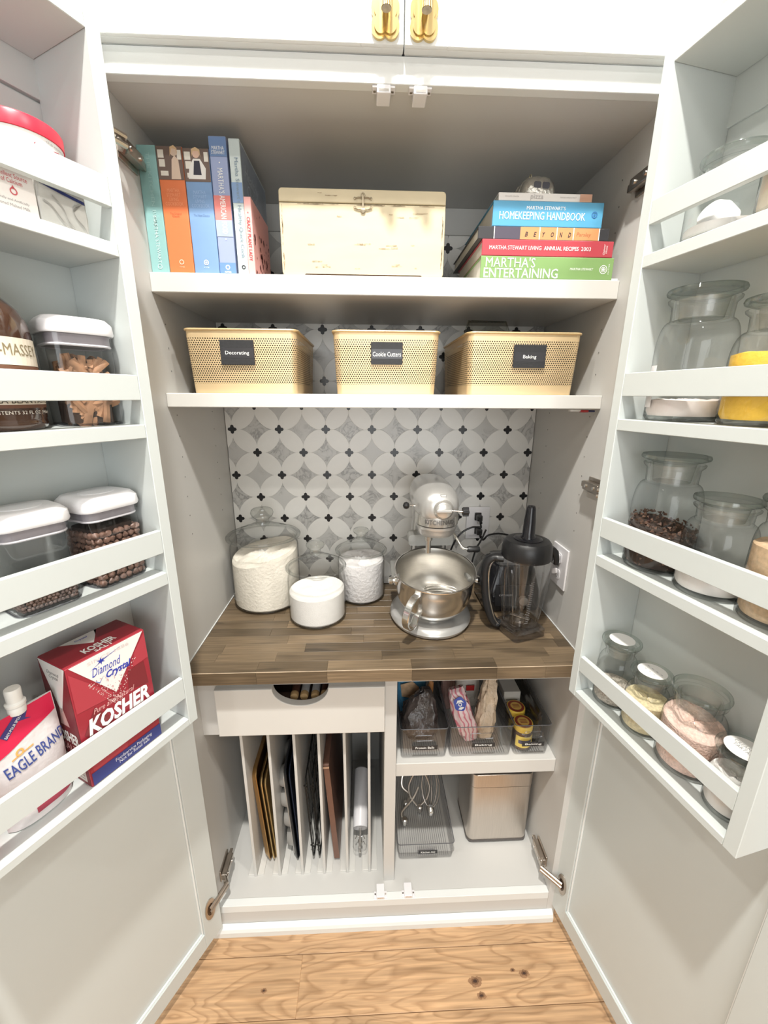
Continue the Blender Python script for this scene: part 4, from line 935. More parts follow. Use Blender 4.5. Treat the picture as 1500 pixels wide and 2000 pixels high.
tray_pan('pale gold baking sheet, middle of the second slot trays', -.3195, lean, .101, g2, ht=.300, th=.008)
tray_pan('pale gold baking sheet, right one in the second slot', -.3098, lean, .102, g2, ht=.296, th=.008)
tray_pan('black baking tray in the third slot beside the muffin tin', -.252, radians(-3), .098, mat('black_bakeware', (.015, .017, .022), .3, .4), ht=.335, th=.008)
tray_pan('thin dark blue black tray at the right of the third slot', -.242, radians(-3), .102, mat('navy_bakeware', (.03, .04, .07), .3, .4), ht=.325, th=.004)
t = thing('muffin_tin', 'grey muffin tin with bulging cups in the third slot', 'muffin tin', (-.2590, .100, .0985), 0, None, rot=(0, radians(-3), 0))
TG = mat('grey_nonstick', (.42, .41, .39), .4, .4)
ob('pan', plate(rr(.001, .001, .0004, 2), 0, .0001) if False else ([(x, y, z) for z, y, x in prism(rr(.30, .26, .02, 5, (.155, .14)), -.0012, .0012)[0]], prism(rr(.30, .26, .02, 5, (.155, .14)), -.0012, .0012)[1]), TG, t)
for k in range(4):
    for j in range(3):
        ob('cup', T(lathe([(.029, 0), (.027, .010), (.023, .019), (.0001, .020)], 24), Matrix.Translation((-.0012, .045+.088*j, .045+.073*k)) @ Matrix.Rotation(-pi/2, 4, 'Y')), TG, t, smooth=True)
WIRE = mat('black_wire', (.012, .012, .012), .4, .3)
for nm, x, ln_, lb, dz in (('r', -.2035, radians(-2.5), 'black wire cooling rack, left one in the fourth slot', 0), ('s', -.1865, radians(-2.5), 'black wire cooling rack, right one in the fourth slot', .0)):
    t = thing('cooling_rack', lb, 'rack', (x, .100, .105), 0, 'racks in the fourth slot', rot=(0, ln_, 0))
    ob('frame', tube([(0, y+.13, z+.14) for y, z in rr(.26, .28, .02, 5)], .0022, 6, True), WIRE, t)
    ob('wires', J(*[tube([(0, .004+.0168*k, .002), (0, .004+.0168*k, .278)], .0012, 5) for k in range(1, 15, 2)], *[tube([(0, .001, z), (0, .259, z)], .0012, 5) for z in (.12,)]), WIRE, t, kind='stuff')
    ob('foot', J(*[tube([(0, y, z), (-.009, y, z+.006), (0, y, z+.014)], .0016, 5) for y in (.02, .24) for z in (.02, .24)]), WIRE, t)
t = thing('stone_pan', 'brown edged flat pan standing in the fifth slot', 'pan', (-.137, .098, .0985), 0, None, rot=(0, radians(-3.5), 0))
CP = mat('copper_brown', (.20, .105, .075), .4, .3, var=.06, scale=20)
ob('pan', ([(x, y, z) for z, y, x in prism(rr(.345, .27, .006, 4, (.173, .137)), -.0075, .0075)[0]], prism(rr(.345, .27, .006, 4, (.173, .137)), -.0075, .0075)[1]), CP, t)
ob('edge_line', ([(x, y, z) for z, y, x in prism(rr(.006, .002, .0005, 2, (.336, .0005)), -.0078, .0078)[0]], prism(rr(.006, .002, .0005, 2, (.336, .0005)), -.0078, .0078)[1]), mat('pale_copper', (.62, .42, .30), .35, .4), t)
# icing press / rolling tube in the sixth slot
a_ = Vector((-.0715, .105, .131)); b_ = Vector((-.068, .33, .215)); Rm = (b_-a_).to_track_quat('Z', 'Y').to_matrix().to_4x4()
t = thing('cookie_press', 'white tube with a clear end and steel rod in the right slot', 'cookie press', tuple(a_))
ob('barrel', T(lathe([(.0205, .048), (.0215, .050), (.0215, .205), (.016, .210), (.0001, .211)], 36), Rm), WPL, t, smooth=True)
ob('clear_end', T(lathe([(.0001, -.004), (.016, -.004), (.0205, .004), (.0205, .048)], 36), Rm), ACRY, t, smooth=True)
ob('rod', T(J(cyl(.0035, -.010, .06, 12), cyl(.006, .012, .020, 12), tube([(-.014, 0, .022), (-.009, 0, .030), (0, 0, .026), (.009, 0, .030), (.014, 0, .022)], .0014, 6)), Rm), CHROME, t, smooth=True)
ob('rest', J(cyl(.004, -.0375, -.018, 12, (0, .006)),), ACRY, t)

# ================================================================== clear bins
RIB = mat('bin_rib_shadow', (.13, .13, .14), .4)
def clear_bin(label, x0, x1, y0, z0, h, d, word, lx0, lx1, lz, group='clear bins in the lower right of the pantry', hw=.05):
    cx = (x0+x1)/2; wd = x1-x0; t = thing('clear_bin', label, 'bin', (cx, y0, z0), 0, group)
    n = 4
    def rg_(w_, d_, r, z): return [(x, y+d/2, z) for x, y in rr(w_, d_, r, n)]
    ob('shell', loft([rg_(wd-.014, d-.014, .006, .0006), rg_(wd-.008, d-.008, .008, .0015), rg_(wd-.001, d-.001, .008, h), rg_(wd-.004, d-.004, .007, h), rg_(wd-.011, d-.011, .007, .003), rg_(wd-.02, d-.02, .005, .0025)], caps=True), ACRY, t, smooth=True)
    ob('rim', tube([(x, y+d/2, h) for x, y in rr(wd, d, .008, n)], .0011, 6, True), mat('acrylic_edge_dark', (.12, .12, .13), .15), t)
    k = int((wd-.02)/.0062); ob('floor_ribs', J(*[box(-wd/2+.012+.0062*i, -wd/2+.0128+.0062*i, .010, d-.012, .0032, .0042) for i in range(k)]), RIB, t, kind='stuff')
    hz_ = h-.026; P = [(x, -.0022+.0002, z+hz_) for x, z in rr(hw, .0165, .0075, 5)]
    ob('handle_ring', tube(P, .0016, 6, True), glass('acrylic_bright', (.86, .86, .88), (.55, .55, .58), 1.2), t, smooth=True)
    lb = ob('label_strip', box(lx0-cx, lx1-cx, -.0030, -.0019, lz-.0065-z0, lz+.0065-z0, .0003, 1), CARD, t)
    ob('lettering', text(word, (lx1-lx0)*.74, .0068, ((lx0+lx1)/2-cx, -.0033, lz-z0), .01), INKW, lb)
    return t
ZL = .4810
clear_bin('clear bin labelled Protein Balls, left one on the lower shelf', .0345, .1585, .072, ZL, .094, .30, 'Protein Balls', .066, .131, .5200)
clear_bin('clear bin labelled Baking holding two bags, middle of the lower shelf', .1615, .3270, .072, ZL, .096, .30, 'Baking', .220, .279, .5230, hw=.062)
clear_bin('narrow clear bin labelled Baking holding yellow topped jars, at the right wall', .3300, .4240, .072, ZL, .096, .30, 'Baking', .350, .408, .5210)
b4 = clear_bin('long clear bin labelled Kitchen Aid on the cabinet floor', .036, .199, .092, .0936, .062, .285, 'Kitchen Aid', .0955, .150, .1290)

def crumple(spec, seed, amp, n=5, sub=3):
    """soft bag: rounded rings with noise"""
    g = random.Random(seed); rings = []
    for i in range(len(spec)-1):
        for k in range(sub):
            f = k/sub; a, b_ = spec[i], spec[i+1]; rings.append([a[j]*(1-f)+b_[j]*f for j in range(6)])
    rings.append(list(spec[-1])); out = []
    for q, (w_, d_, r, z, ox, oy) in enumerate(rings):
        R = rr(w_, d_, min(r, w_/2-.0005, d_/2-.0005), n); m = amp if 0 < q < len(rings)-1 else amp*.3
        out.append([(x+ox+g.uniform(-m, m), y+oy+g.uniform(-m, m), max(0, z+g.uniform(-m, m)*.6)) for x, y in R])
    return loft(out)
t = thing('food_bag', 'blue and tan packet standing at the back of the left bin', 'bag', (.082, .255, ZL+.0045))
ob('packet', crumple([(.07, .04, .01, 0, 0, 0), (.084, .05, .015, .05, 0, 0), (.088, .035, .012, .12, 0, 0), (.085, .012, .005, .175, 0, 0)], 3, .002), mat('packet_blue', (.10, .33, .55), .35, var=.2, scale=20), t, smooth=True)
ob('packet_print', J(flat([(-.03, .06), (.012, .05), (.02, .09), (.0, .11), (-.034, .1)], -.029)), mat('print_tan', (.60, .40, .24), .5, var=.2, scale=60), t)
ob('packet_window', J(disc(.0, .15, .028, 20, -.020, .016)), mat('print_white', (.75, .74, .70), .5), t)
t = thing('snack_bag', 'dark translucent bag folded in the front of the left bin', 'bag', (.095, .165, ZL+.0045))
ob('film', crumple([(.07, .07, .02, 0, 0, 0), (.095, .10, .03, .03, 0, 0), (.085, .07, .02, .07, .004, .005), (.05, .03, .012, .105, .012, .012), (.018, .012, .004, .125, .02, .016)], 5, .0045), mat('dark_film', (.075, .06, .055), .2, var=.5, scale=30, bump=.6, bscale=40), t, smooth=True)
t = thing('orange_pepper_snack', 'long tan snack stick poking up in the left bin', 'snack', (.118, .235, ZL+.0045), 0, rot=(radians(10), radians(8), 0))
ob('stick', lathe([(.0001, 0), (.008, .003), (.011, .05), (.0115, .09), (.007, .118), (.0001, .124)], 16), mat('snack_tan', (.45, .20, .07), .5, var=.2, scale=30), t, smooth=True)
t = thing('pink_bag', 'pink striped bag with a blue badge leaning in the middle bin', 'bag', (.232, .130, ZL+.0050), 0, rot=(radians(-20), radians(-16), 0))
PK = bpy.data.materials.new('pink_striped_film'); PK.use_nodes = True; N_ = PK.node_tree.nodes; L_ = PK.node_tree.links; b_ = N_['Principled BSDF']; b_.inputs['Roughness'].default_value = .25
wv = N_.new('ShaderNodeTexWave'); wv.inputs['Scale'].default_value = 22; wv.inputs['Distortion'].default_value = 9; wv.inputs['Detail'].default_value = 2; tc_ = N_.new('ShaderNodeTexCoord'); L_.new(tc_.outputs['Object'], wv.inputs['Vector'])
cr_ = N_.new('ShaderNodeValToRGB'); L_.new(wv.outputs['Color'], cr_.inputs[0]); cr_.color_ramp.elements[0].color = (.62, .16, .22, 1); cr_.color_ramp.elements[1].color = (.80, .62, .62, 1); cr_.color_ramp.elements[1].position = .5; L_.new(cr_.outputs[0], b_.inputs['Base Color'])
ob('film', crumple([(.035, .03, .012, .0, .0, 0), (.052, .05, .018, .03, 0, 0), (.055, .05, .02, .08, -.002, 0), (.046, .04, .015, .115, -.002, 0), (.04, .02, .008, .14, 0, 0)], 7, .0032), PK, t, smooth=True)
bdg = []
for k in range(24): a = 2*pi*k/24; bdg.append((.0165*cos(a)*(1+.08*cos(5*a)), .0185*sin(a)*(1+.06*cos(5*a))))
o = ob('badge', mv(plate(bdg, -.0025, 0), -.002, -.0245, .104), mat('badge_blue', (.02, .05, .38), .3), t)
ob('badge_print', mv(J(flat([(-.010, .002), (-.004, .011), (.006, .010), (.011, .002), (.006, .004), (-.003, .005)], -.003), flat([(-.008, -.012), (0, -.015), (.009, -.011), (.004, -.008), (-.004, -.008)], -.003), ring(0, -.001, .005, .002, -.003)), -.002, -.0245, .104), INKW, o)
t = thing('paper_bag', 'tall crumpled cream bag leaning in the middle bin', 'bag', (.268, .135, ZL+.0050), 0, rot=(radians(-22), radians(9), 0))
ob('bag', crumple([(.034, .03, .010, 0, 0, 0), (.052, .046, .016, .03, 0, 0), (.046, .042, .014, .09, .002, 0), (.036, .028, .009, .14, .006, 0), (.026, .014, .005, .185, .010, 0)], 9, .0038), mat('cream_film', (.66, .52, .38), .32, var=.18, scale=30, bump=.8, bscale=50), t, smooth=True)
t = thing('white_pouch', 'white packet with a red mark at the back of the middle bin', 'bag', (.250, .275, ZL+.0045))
ob('packet', crumple([(.06, .05, .012, 0, 0, 0), (.075, .06, .02, .05, 0, 0), (.07, .04, .012, .11, 0, 0), (.06, .012, .004, .16, 0, 0)], 13, .003), mat('white_film', (.72, .68, .62), .35, bump=.5, bscale=40), t, smooth=True)
ob('red_mark', rect(-.006, .018, .060, .078, -.032), mat('mark_red', (.55, .03, .03), .4), t)
t = thing('brown_pouch', 'dark pinkish packet at the back left of the middle bin', 'bag', (.190, .265, ZL+.0045))
ob('packet', crumple([(.03, .05, .01, 0, 0, 0), (.04, .06, .014, .05, 0, 0), (.04, .04, .012, .11, 0, 0), (.035, .012, .004, .16, 0, 0)], 15, .003), mat('mauve_film', (.30, .19, .17), .35, bump=.5, bscale=40), t, smooth=True)
def spice_jar(lb, x, y):
    t = thing('spice_jar', lb, 'jar', (x, y, ZL+.0045), 0, 'yellow topped jars in the right bin')
    ob('glass', lathe([(.0001, 0), (.023, 0), (.0255, .003), (.0255, .046), (.022, .052), (.021, .054)], 36), mat('dark_syrup', (.06, .03, .02), .12, coat=.6), t, smooth=True)
    l = ob('lid', lathe([(.0245, .054), (.0250, .056), (.0250, .069), (.0235, .071), (.0001, .0712)], 40), mat('yellow_lid', (.86, .60, .08), .35), t, smooth=True)
    ob('lid_disc', lathe([(.0218, .0713), (.0001, .0716)], 36), mat('maroon_disc', (.28, .05, .03), .4), l)
    ob('lid_centre', J(lathe([(.0150, .0718), (.0001, .0720)], 36)), mat('lid_gold', (.72, .46, .12), .4), l)
    ob('lid_marks', J(*[mv(box(-.009, .009, -.0009, .0009, 0, .0003), 0, dy, .0721) for dy in (-.005, 0, .005)]), mat('maroon_disc2', (.34, .10, .05), .4), l)
    ob('label', mv(band(.0259, -.026, .026, .010, .044), 0, 0, 0), mat('yellow_label', (.85, .66, .14), .4), t)
    ob('label_print', J(band(.0262, -.018, .018, .022, .033)), mat('label_navy', (.06, .07, .16), .4), t)
spice_jar('yellow topped syrup jar at the front of the right bin', .3640, .108); spice_jar('yellow topped syrup jar behind the front one in the right bin', .3640, .164)
t = thing('cocoa_box', 'dark open carton behind the yellow topped jars', 'box', (.366, .230, ZL+.0045))
ob('carton', box(-.024, .024, -.030, .030, 0, .088, .002), mat('carton_grey', (.52, .50, .46), .6), t)
ob('carton_print', J(*[mv(rect(-.018, .016, z, z+.004), 0, -.0305, 0) for z in (.02, .03, .05, .06)]), inkm('carton_text', (.2, .19, .18)), t)
t = thing('small_carton', 'small white printed carton on top of the others at the back of the right bin', 'box', (.362, .305, ZL+.0045))
ob('carton', box(-.026, .026, -.030, .030, 0, .118, .0015), mat('carton_white', (.62, .60, .57), .6), t)
ob('carton_print', J(*[mv(rect(x, x+.004, z, z+.010), 0, -.0305, 0) for x in (-.020, -.012, -.004, .004, .014) for z in (.085, .100)]), inkm('carton_text', (.2, .19, .18)), t)
t = thing('clear_wrap', 'crinkled clear wrap down the right side of the right bin', 'wrap', (.404, .20, ZL+.0045))
ob('film', crumple([(.012, .19, .004, 0, 0, 0), (.020, .20, .007, .04, 0, 0), (.014, .20, .005, .085, 0, 0), (.004, .19, .0015, .105, 0, 0)], 17, .002), glass('wrap_film', (.70, .68, .64), (.42, .40, .38), 1.5, .12), t, smooth=True)

# mixer attachments in the floor bin
zb = .0936+.0048
t = thing('wire_whisk', 'steel wire whisk attachment in the floor bin', 'whisk', (.150, .215, zb+.010), 0, 'mixer attachments in the floor bin', rot=(radians(-20), 0, 0))
wl = []
for k in range(5):
    a = k*pi/5; wl.append(tube([(.030*sin(q)*cos(a), .030*sin(q)*sin(a), .018+.12*(.5-.5*cos(q))) for q in [pi*j/18*1.0 for j in range(19)]], .0013, 6))
ob('wires', J(*wl), STEEL, t, smooth=True, kind='stuff'); ob('hub', lathe([(.0001, 0), (.011, 0), (.012, .004), (.012, .018), (.008, .024), (.0001, .025)], 20), CHROME, t, smooth=True)
def bent(lb, name, loc, pts, r, rot=(0, 0, 0)):
    t = thing(name, lb, 'mixer attachment', loc, 0, 'mixer attachments in the floor bin', rot=rot)
    ob('rod', tube(curve(pts, 6), r, 8), STEEL, t, smooth=True); p = pts[0]
    ob('collar', lathe([(.0001, -.008), (.0085, -.008), (.0095, -.004), (.0095, .010), (.006, .013), (.0001, .013)], 18, tuple(p)), CHROME, t, smooth=True); return t
bent('steel dough hook lying at the back left of the floor bin', 'dough_hook', (.075, .25, zb+.0085), [(0, 0, 0), (.012, .01, .03), (-.012, .02, .055), (-.006, .04, .085), (.02, .045, .11), (.03, .03, .125)], .0045)
bent('steel flat beater leaning in the floor bin', 'flat_beater', (.118, .235, zb+.0085), [(0, 0, 0), (-.028, .012, .035), (-.034, .02, .08), (0, .035, .125), (.030, .02, .08), (.026, .012, .035), (0, .002, .008)], .0030)
bent('small steel rod beater crossing the floor bin', 'wire_beater', (.066, .195, zb+.0085), [(0, 0, 0), (-.008, .02, .012), (.03, .05, .03), (.05, .07, .055)], .0030)

# ------------------------------------------------------------------ steel canister
t = thing('steel_canister', 'brushed stainless lidded compost canister on the cabinet floor', 'canister', (.338, .205, .0935))
def sr(w_, d_, r, z, oy=0): return [(x, y+oy, z) for x, y in rr(w_, d_, r, 8)]
ob('body', loft([sr(.176, .138, .016, .011), sr(.180, .142, .018, .013), sr(.180, .142, .018, .2105)]), STEEL, t, smooth=True)
ob('lid_band', loft([sr(.1815, .1435, .018, .2125), sr(.1815, .1435, .018, .2555), sr(.178, .140, .018, .257)]), STEEL, t, smooth=True)
ob('seam', loft([sr(.177, .139, .017, .2104), sr(.177, .139, .017, .2126)]), DARK, t)
ob('lid', loft([sr(.180, .142, .018, .2571), sr(.180, .142, .018, .262), sr(.170, .132, .016, .2665)]), BLACKP, t, smooth=True)
ob('base', loft([sr(.174, .136, .018, .004), sr(.1825, .1445, .019, .006), sr(.1825, .1445, .019, .0125)]), mat('dark_grey_plastic', (.10, .09, .085), .5), t, smooth=True)
for x in (-.068, .068):
    for y in (-.052, .052): ob('foot', box(x-.016, x+.016, y-.016, y+.016, 0, .0045, .001), mat('dark_grey_plastic', (.10, .09, .085), .5), t)

# ================================================================== things on the doors
def dthing(name, label, cat, s, t_, b_, z, dr=0, group=None): return thing(name, label, cat, dpos(s, t_, b_, z), dang(s)+dr, group)
def bottle(label, t_, b_, z, R, H, Rn, Hn, RL, fillm, lvl, kname, amp=.002, seed=1, slope=0, capr=None, group=None, tall=1.0):
    o = dthing('apothecary_jar', label, 'jar', 1, t_, b_, z+.0003, 0, group)
    hs = H*.80
    prof = [(.0001, .0005), (R*.93, .0005), (R, .006), (R, hs*.86)]
    for k in range(1, 9):
        a = pi/2*k/8; prof.append((Rn+(R-Rn)*cos(a)**.9, hs*.86+(H-hs*.86)*sin(a)))
    prof += [(Rn*.98, H+.004), (Rn*1.0, H+Hn*.7), (Rn*1.13, H+Hn*.86), (Rn*1.15, H+Hn*.96), (Rn*1.06, H+Hn)]
    ob('body', lathe(prof[1:], 48, ends=(True, False)), GLASS, o, smooth=True)
    ob('base_ring', lathe([(R*.90, .0004), (R*.98, .004), (R*1.0, .0075), (R*.9, .0045)], 48, close=True), GLASSG, o, smooth=True)
    ob('ground_neck', lathe([(Rn*.90, H+.002), (Rn*.95, H+Hn*.92)], 40, ends=(False, False)), FROST_G, o, smooth=True)
    st = ob('stopper', lathe([(Rn*.70, H+.002), (Rn*.78, H+Hn*.8), (Rn*.80, H+Hn), (RL*.80, H+Hn+.003), (RL*.97, H+Hn+.006), (RL, H+Hn+.009), (RL*.97, H+Hn+.012), (RL*.70, H+Hn+.0125), (.0001, H+Hn+.011)], 48), GLASSG, o, smooth=True)
    ob('stopper_rim', lathe([(RL*.90, H+Hn+.0050), (RL*.985, H+Hn+.0066), (RL*1.002, H+Hn+.009), (RL*.975, H+Hn+.0122), (RL*.86, H+Hn+.0124)], 48, close=True), glass('thick_glass_rim', (.93, .95, .94), (.50, .55, .53), .8), st, smooth=True)
    if fillm: ob(kname, heap(R*.955, .0075, lvl-slope/2, lvl+slope/2, amp, seed=seed), fillm, o, smooth=True)
    if capr:
        c = ob('paper_label', lathe([(capr, H+Hn+.0128), (.0001, H+Hn+.0129)], 32), mat('paper_label', (.84, .83, .81), .6), st)
        if isinstance(tall, str):
            tx = text(tall, capr*1.35, capr*.55); V = [(x, z_, H+Hn+.0132) for x, _, z_ in tx[0]]; ob('lettering', (V, tx[1]), inkm('grey_print', (.35, .35, .35)), c)
    return o
FROST_G = glass('frosted_neck', (.90, .91, .89), (.80, .81, .79), 6, .45)
GG = 'glass apothecary jars on the right door'
jw = mat('white_powder', (.83, .80, .78), .9, var=.03, scale=40); 
bottle('large clear apothecary jar mostly empty above white powder, second shelf', .143, .0475, 1.348, .0505, .140, .038, .030, .047, mat('pinkish_powder', (.82, .74, .71), .9, var=.05, scale=30), .030, 'powder', group=GG)
bottle('apothecary jar of bright yellow powder, second shelf of right door', .258, .0475, 1.348, .0505, .112, .038, .026, .047, mat('yellow_powder', (.90, .56, .07), .85, var=.06, scale=40, bump=.2, bscale=100), .086, 'yellow_powder', group=GG)
j3 = bottle('apothecary jar of dark brown cloves, third shelf of right door', .147, .0475, 1.110, .0485, .142, .036, .032, .046, mat('clove_core', (.035, .02, .014), .9), .068, 'clove_core', slope=-.02, group=GG)
g = random.Random(21); cl = []
for k in range(420):
    if k < 300: a = g.uniform(0, 2*pi); r = .0458; z = .010+g.random()**.8*.062
    else: a = g.uniform(0, 2*pi); r = .046*math.sqrt(g.random()); z = .074-.010*r*cos(a)/.046+g.uniform(-.002, .006)
    s3 = g.uniform(.0018, .0042); M = Matrix.Translation((r*cos(a), r*sin(a), z)) @ Matrix.Rotation(g.uniform(0, 6), 4, 'X') @ Matrix.Rotation(g.uniform(0, 6), 4, 'Z')
    cl.append(T(([(s3, 0, -s3*.5), (-s3*.6, s3*.8, -s3*.3), (-s3*.6, -s3*.8, 0), (0, 0, s3*1.1)], [(0, 1, 2), (0, 3, 1), (1, 3, 2), (2, 3, 0)]), M))
ob('cloves', J(*cl), mat('cloves', (.10, .05, .03), .6, var=.6, scale=150), j3, kind='stuff')
bottle('apothecary jar with a little white powder and a tag, middle of the third shelf', .2405, .051, 1.110, .0440, .106, .033, .022, .040, jw, .036, 'powder', group=GG, seed=3, slope=.008)
bottle('apothecary jar of tan sugar, nearest on the third shelf of the right door', .3295, .0475, 1.110, .0440, .122, .036, .024, .044, mat('raw_sugar', (.60, .43, .27), .9, var=.15, scale=160), .098, 'raw_sugar', group=GG)
bottle('small apothecary jar of grey seeds with a white top label, beside the hinge side', .1205, .056, .8224, .034, .098, .024, .020, .033, mat('grey_seeds', (.40, .36, .31), .9, var=.5, scale=260), .034, 'seeds', group=GG, capr=.021, tall=1)
bottle('small apothecary jar of pale yellow granules with a white top label', .1895, .056, .8224, .034, .082, .024, .018, .032, mat('yellow_granules', (.66, .57, .36), .9, var=.2, scale=200), .060, 'granules', group=GG, capr=.022, tall='- - - -\n- - -')
bottle('apothecary jar of pink salt, third along the bottom shelf of the right door', .2670, .050, .8224, .0425, .100, .031, .024, .038, mat('pink_salt', (.80, .58, .50), .85, var=.16, scale=220, bump=.4, bscale=250), .078, 'pink_salt', group=GG, amp=.003, slope=-.012)
bottle('apothecary jar of cream of tartar, farthest from the hinge on the bottom shelf', .3425, .060, .8224, .0316, .070, .025, .020, .032, jw, .055, 'powder', group=GG, capr=.023, tall='CREAM OF\nTARTAR')
bottle('apothecary jar of white powder with a scoop, top shelf of the right door', .150, .0475, 1.5836, .0475, .072, .034, .018, .040, jw, .018, 'powder', group=GG)
o = dthing('scoop', 'white plastic scoop lying in the top shelf jar', 'scoop', 1, .148, .050, 1.5836+.0225)
ob('scoop', rotx(lathe([(.022, 0), (.021, .018), (.015, .028), (.0001, .031)], 24), radians(60)), mat('scoop_white', (.86, .86, .86), .4), o, smooth=True)
bottle('tall wide apothecary jar of cream powder, nearest on the top shelf of the right door', .249, .0475, 1.5836, .0500, .135, .037, .03, .044, mat('cream_powder', (.78, .68, .56), .9, var=.05, scale=20), .115, 'cream_powder', group=GG)
# white patches on the jar fronts
def patch(t_, b_, z, R, x0, x1, z0, z1, lb):
    o = tag(ob('jar_tag', band(R, x0, x1, z0, z1), mat('tag_paper', (.82, .80, .81), .6), None, dpos(1, t_, b_, z), (0, 0, dang(1))), lb, 'label'); return o
patch(.143, .0475, 1.348, .0513, -.030, -.012, .02, .080, 'white paper strip on the front of the large clear jar')
patch(.2405, .051, 1.110, .0448, .010, .028, .03, .066, 'white paper tag on the front of the middle third shelf jar')

# ------------------------------------------------------------------ left door
def popbox(label, t_, b_, z, dr, w_, d_, H, seed, kind_):
    o = dthing('storage_container', label, 'container', -1, t_, b_, z+.0003, dr, 'white lidded clear containers on the left door')
    def q(w2, d2, r, zz): return [(x, y, zz) for x, y in rr(w2, d2, r, 6)]
    ob('body', loft([q(w_-.012, d_-.012, .014, 0), q(w_-.004, d_-.004, .017, .003), q(w_-.002, d_-.002, .017, H*.6), q(w_, d_, .018, H)], caps=False), ACRY, o, smooth=True)
    ob('base_edge', tube([(x, y, .0022) for x, y in rr(w_-.006, d_-.006, .016, 6)], .0016, 6, True), glass('acrylic_edge', (.68, .68, .70), (.40, .40, .43), .6), o, smooth=True)
    ob('gasket', loft([q(w_-.008, d_-.008, .016, H-.014), q(w_-.005, d_-.005, .016, H-.012), q(w_-.005, d_-.005, .016, H-.004), q(w_-.004, d_-.004, .016, H-.0005)]), mat('gasket_grey', (.30, .28, .31), .4), o, smooth=True)
    ob('gasket_lip', tube([(x, y, H-.0135) for x, y in rr(w_-.006, d_-.006, .016, 6)], .0017, 6, True), mat('gasket_clear', (.72, .70, .74), .3), o, smooth=True)
    l = ob('lid', loft([q(w_+.004, d_+.004, .018, H), q(w_+.007, d_+.007, .020, H+.003), q(w_+.005, d_+.005, .020, H+.014), q(w_-.006, d_-.006, .018, H+.0205), q(w_-.014, d_-.014, .018, H+.0215)]), WPL, o, smooth=True)
    ob('button', loft([[(w_*.30*cos(2*pi*k/36), d_*.27*sin(2*pi*k/36), zz) for k in range(36)] if zz < H+.0226 else [(w_*.28*cos(2*pi*k/36), d_*.25*sin(2*pi*k/36), zz) for k in range(36)] for zz in (H+.0212, H+.0225, H+.0230)]), mat('button_white', (.74, .74, .76), .35), l, smooth=True)
    g = random.Random(seed)
    if kind_ == 'bark':
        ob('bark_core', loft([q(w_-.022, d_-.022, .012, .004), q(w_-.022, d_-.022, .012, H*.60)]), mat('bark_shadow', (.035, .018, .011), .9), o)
        P = []
        for k in range(150):
            L_, W_ = g.uniform(.020, .046), g.uniform(.007, .014); c_ = g.uniform(.0015, .005); V = []; F = []
            for i in range(5):
                for j in range(4):
                    u = (j/3-.5); V.append(((i/4-.5)*L_, u*W_, c_*(1-4*u*u)+.0006*sin(i*2+k)))
            for i in range(4):
                for j in range(3): F.append((i*4+j, (i+1)*4+j, (i+1)*4+j+1, i*4+j+1))
            sd = g.choice((0, 0, 0, 1, 2, 3)); 
            if sd < 3: 
                a = (0, pi/2, -pi/2)[sd]; M = Matrix.Rotation(a, 4, 'Z') @ Matrix.Translation((g.uniform(-.7, .7)*(w_/2-.014), -(d_/2-.012)+g.uniform(0, .006), g.uniform(.012, H*.64))) @ Matrix.Rotation(pi/2, 4, 'X') @ Matrix.Rotation(g.gauss(1.3, .6), 4, 'Z') @ Matrix.Rotation(g.uniform(-.4, .4), 4, 'X')
            else: M = Matrix.Translation((g.uniform(-.6, .6)*(w_/2-.012), g.uniform(-.6, .6)*(d_/2-.012), H*.62+g.uniform(0, .012))) @ Matrix.Rotation(g.uniform(0, 6), 4, 'Z') @ Matrix.Rotation(g.uniform(-.5, .5), 4, 'Y')
            P.append(T((V, F), M))
        ob('cinnamon_bark', J(*P), mat('cinnamon_bark', (.36, .19, .10), .7, var=.4, scale=45), o, smooth=True, kind='stuff')
    else:
        big = kind_ == 'chips'; lv = H*.80 if big else H*.36; cr = .0056 if big else .0028
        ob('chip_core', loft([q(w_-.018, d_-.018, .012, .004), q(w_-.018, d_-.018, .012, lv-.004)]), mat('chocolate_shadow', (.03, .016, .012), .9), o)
        P = []; step = cr*1.75
        def chip(M): P.append(T(lathe([(.0001, -.25*cr), (cr*.9, -.25*cr), (cr, .1*cr), (cr*.62, .62*cr), (cr*.2, .95*cr)], 8), M))
        for sd in range(3):
            half = (w_ if sd == 0 else d_)/2-.010; off = (d_ if sd == 0 else w_)/2-.0085; nx = int(2*half/step); nz = int((lv-.006)/step)
            for i in range(nx+1):
                for k in range(nz+1):
                    M = Matrix.Rotation((0, pi/2, -pi/2)[sd], 4, 'Z') @ Matrix.Translation((-half+i*step+(k % 2)*step/2*.8+g.uniform(-1, 1)*cr*.3, -off+g.uniform(-.0006, .0008)+cr*.2, .007+k*step*.93)) @ Matrix.Rotation(pi/2, 4, 'X') @ Matrix.Rotation(g.uniform(-.9, .9), 4, 'X') @ Matrix.Rotation(g.uniform(-.9, .9), 4, 'Y'); chip(M)
        if not big: 
            for k in range(140): chip(Matrix.Translation((g.uniform(-1, 1)*(w_/2-.012), g.uniform(-1, 1)*(d_/2-.012), lv-.003)) @ Matrix.Rotation(g.uniform(-1, 1), 4, 'X'))
        ob('chocolate_chips', J(*P), mat('milk_chocolate' if big else 'dark_chocolate', (.20, .115, .085) if big else (.15, .10, .085), .45, var=.25, scale=90), o, smooth=True, kind='stuff')
    return o
popbox('clear container of cinnamon bark beside the brown bottle on the left door', .1260, .0500, 1.3395, radians(-14), .078, .074, .118, 3, 'bark')
popbox('clear container full of large chocolate chips, nearer the hinge', .1330, .0480, 1.1042, radians(3), .082, .076, .116, 4, 'chips')
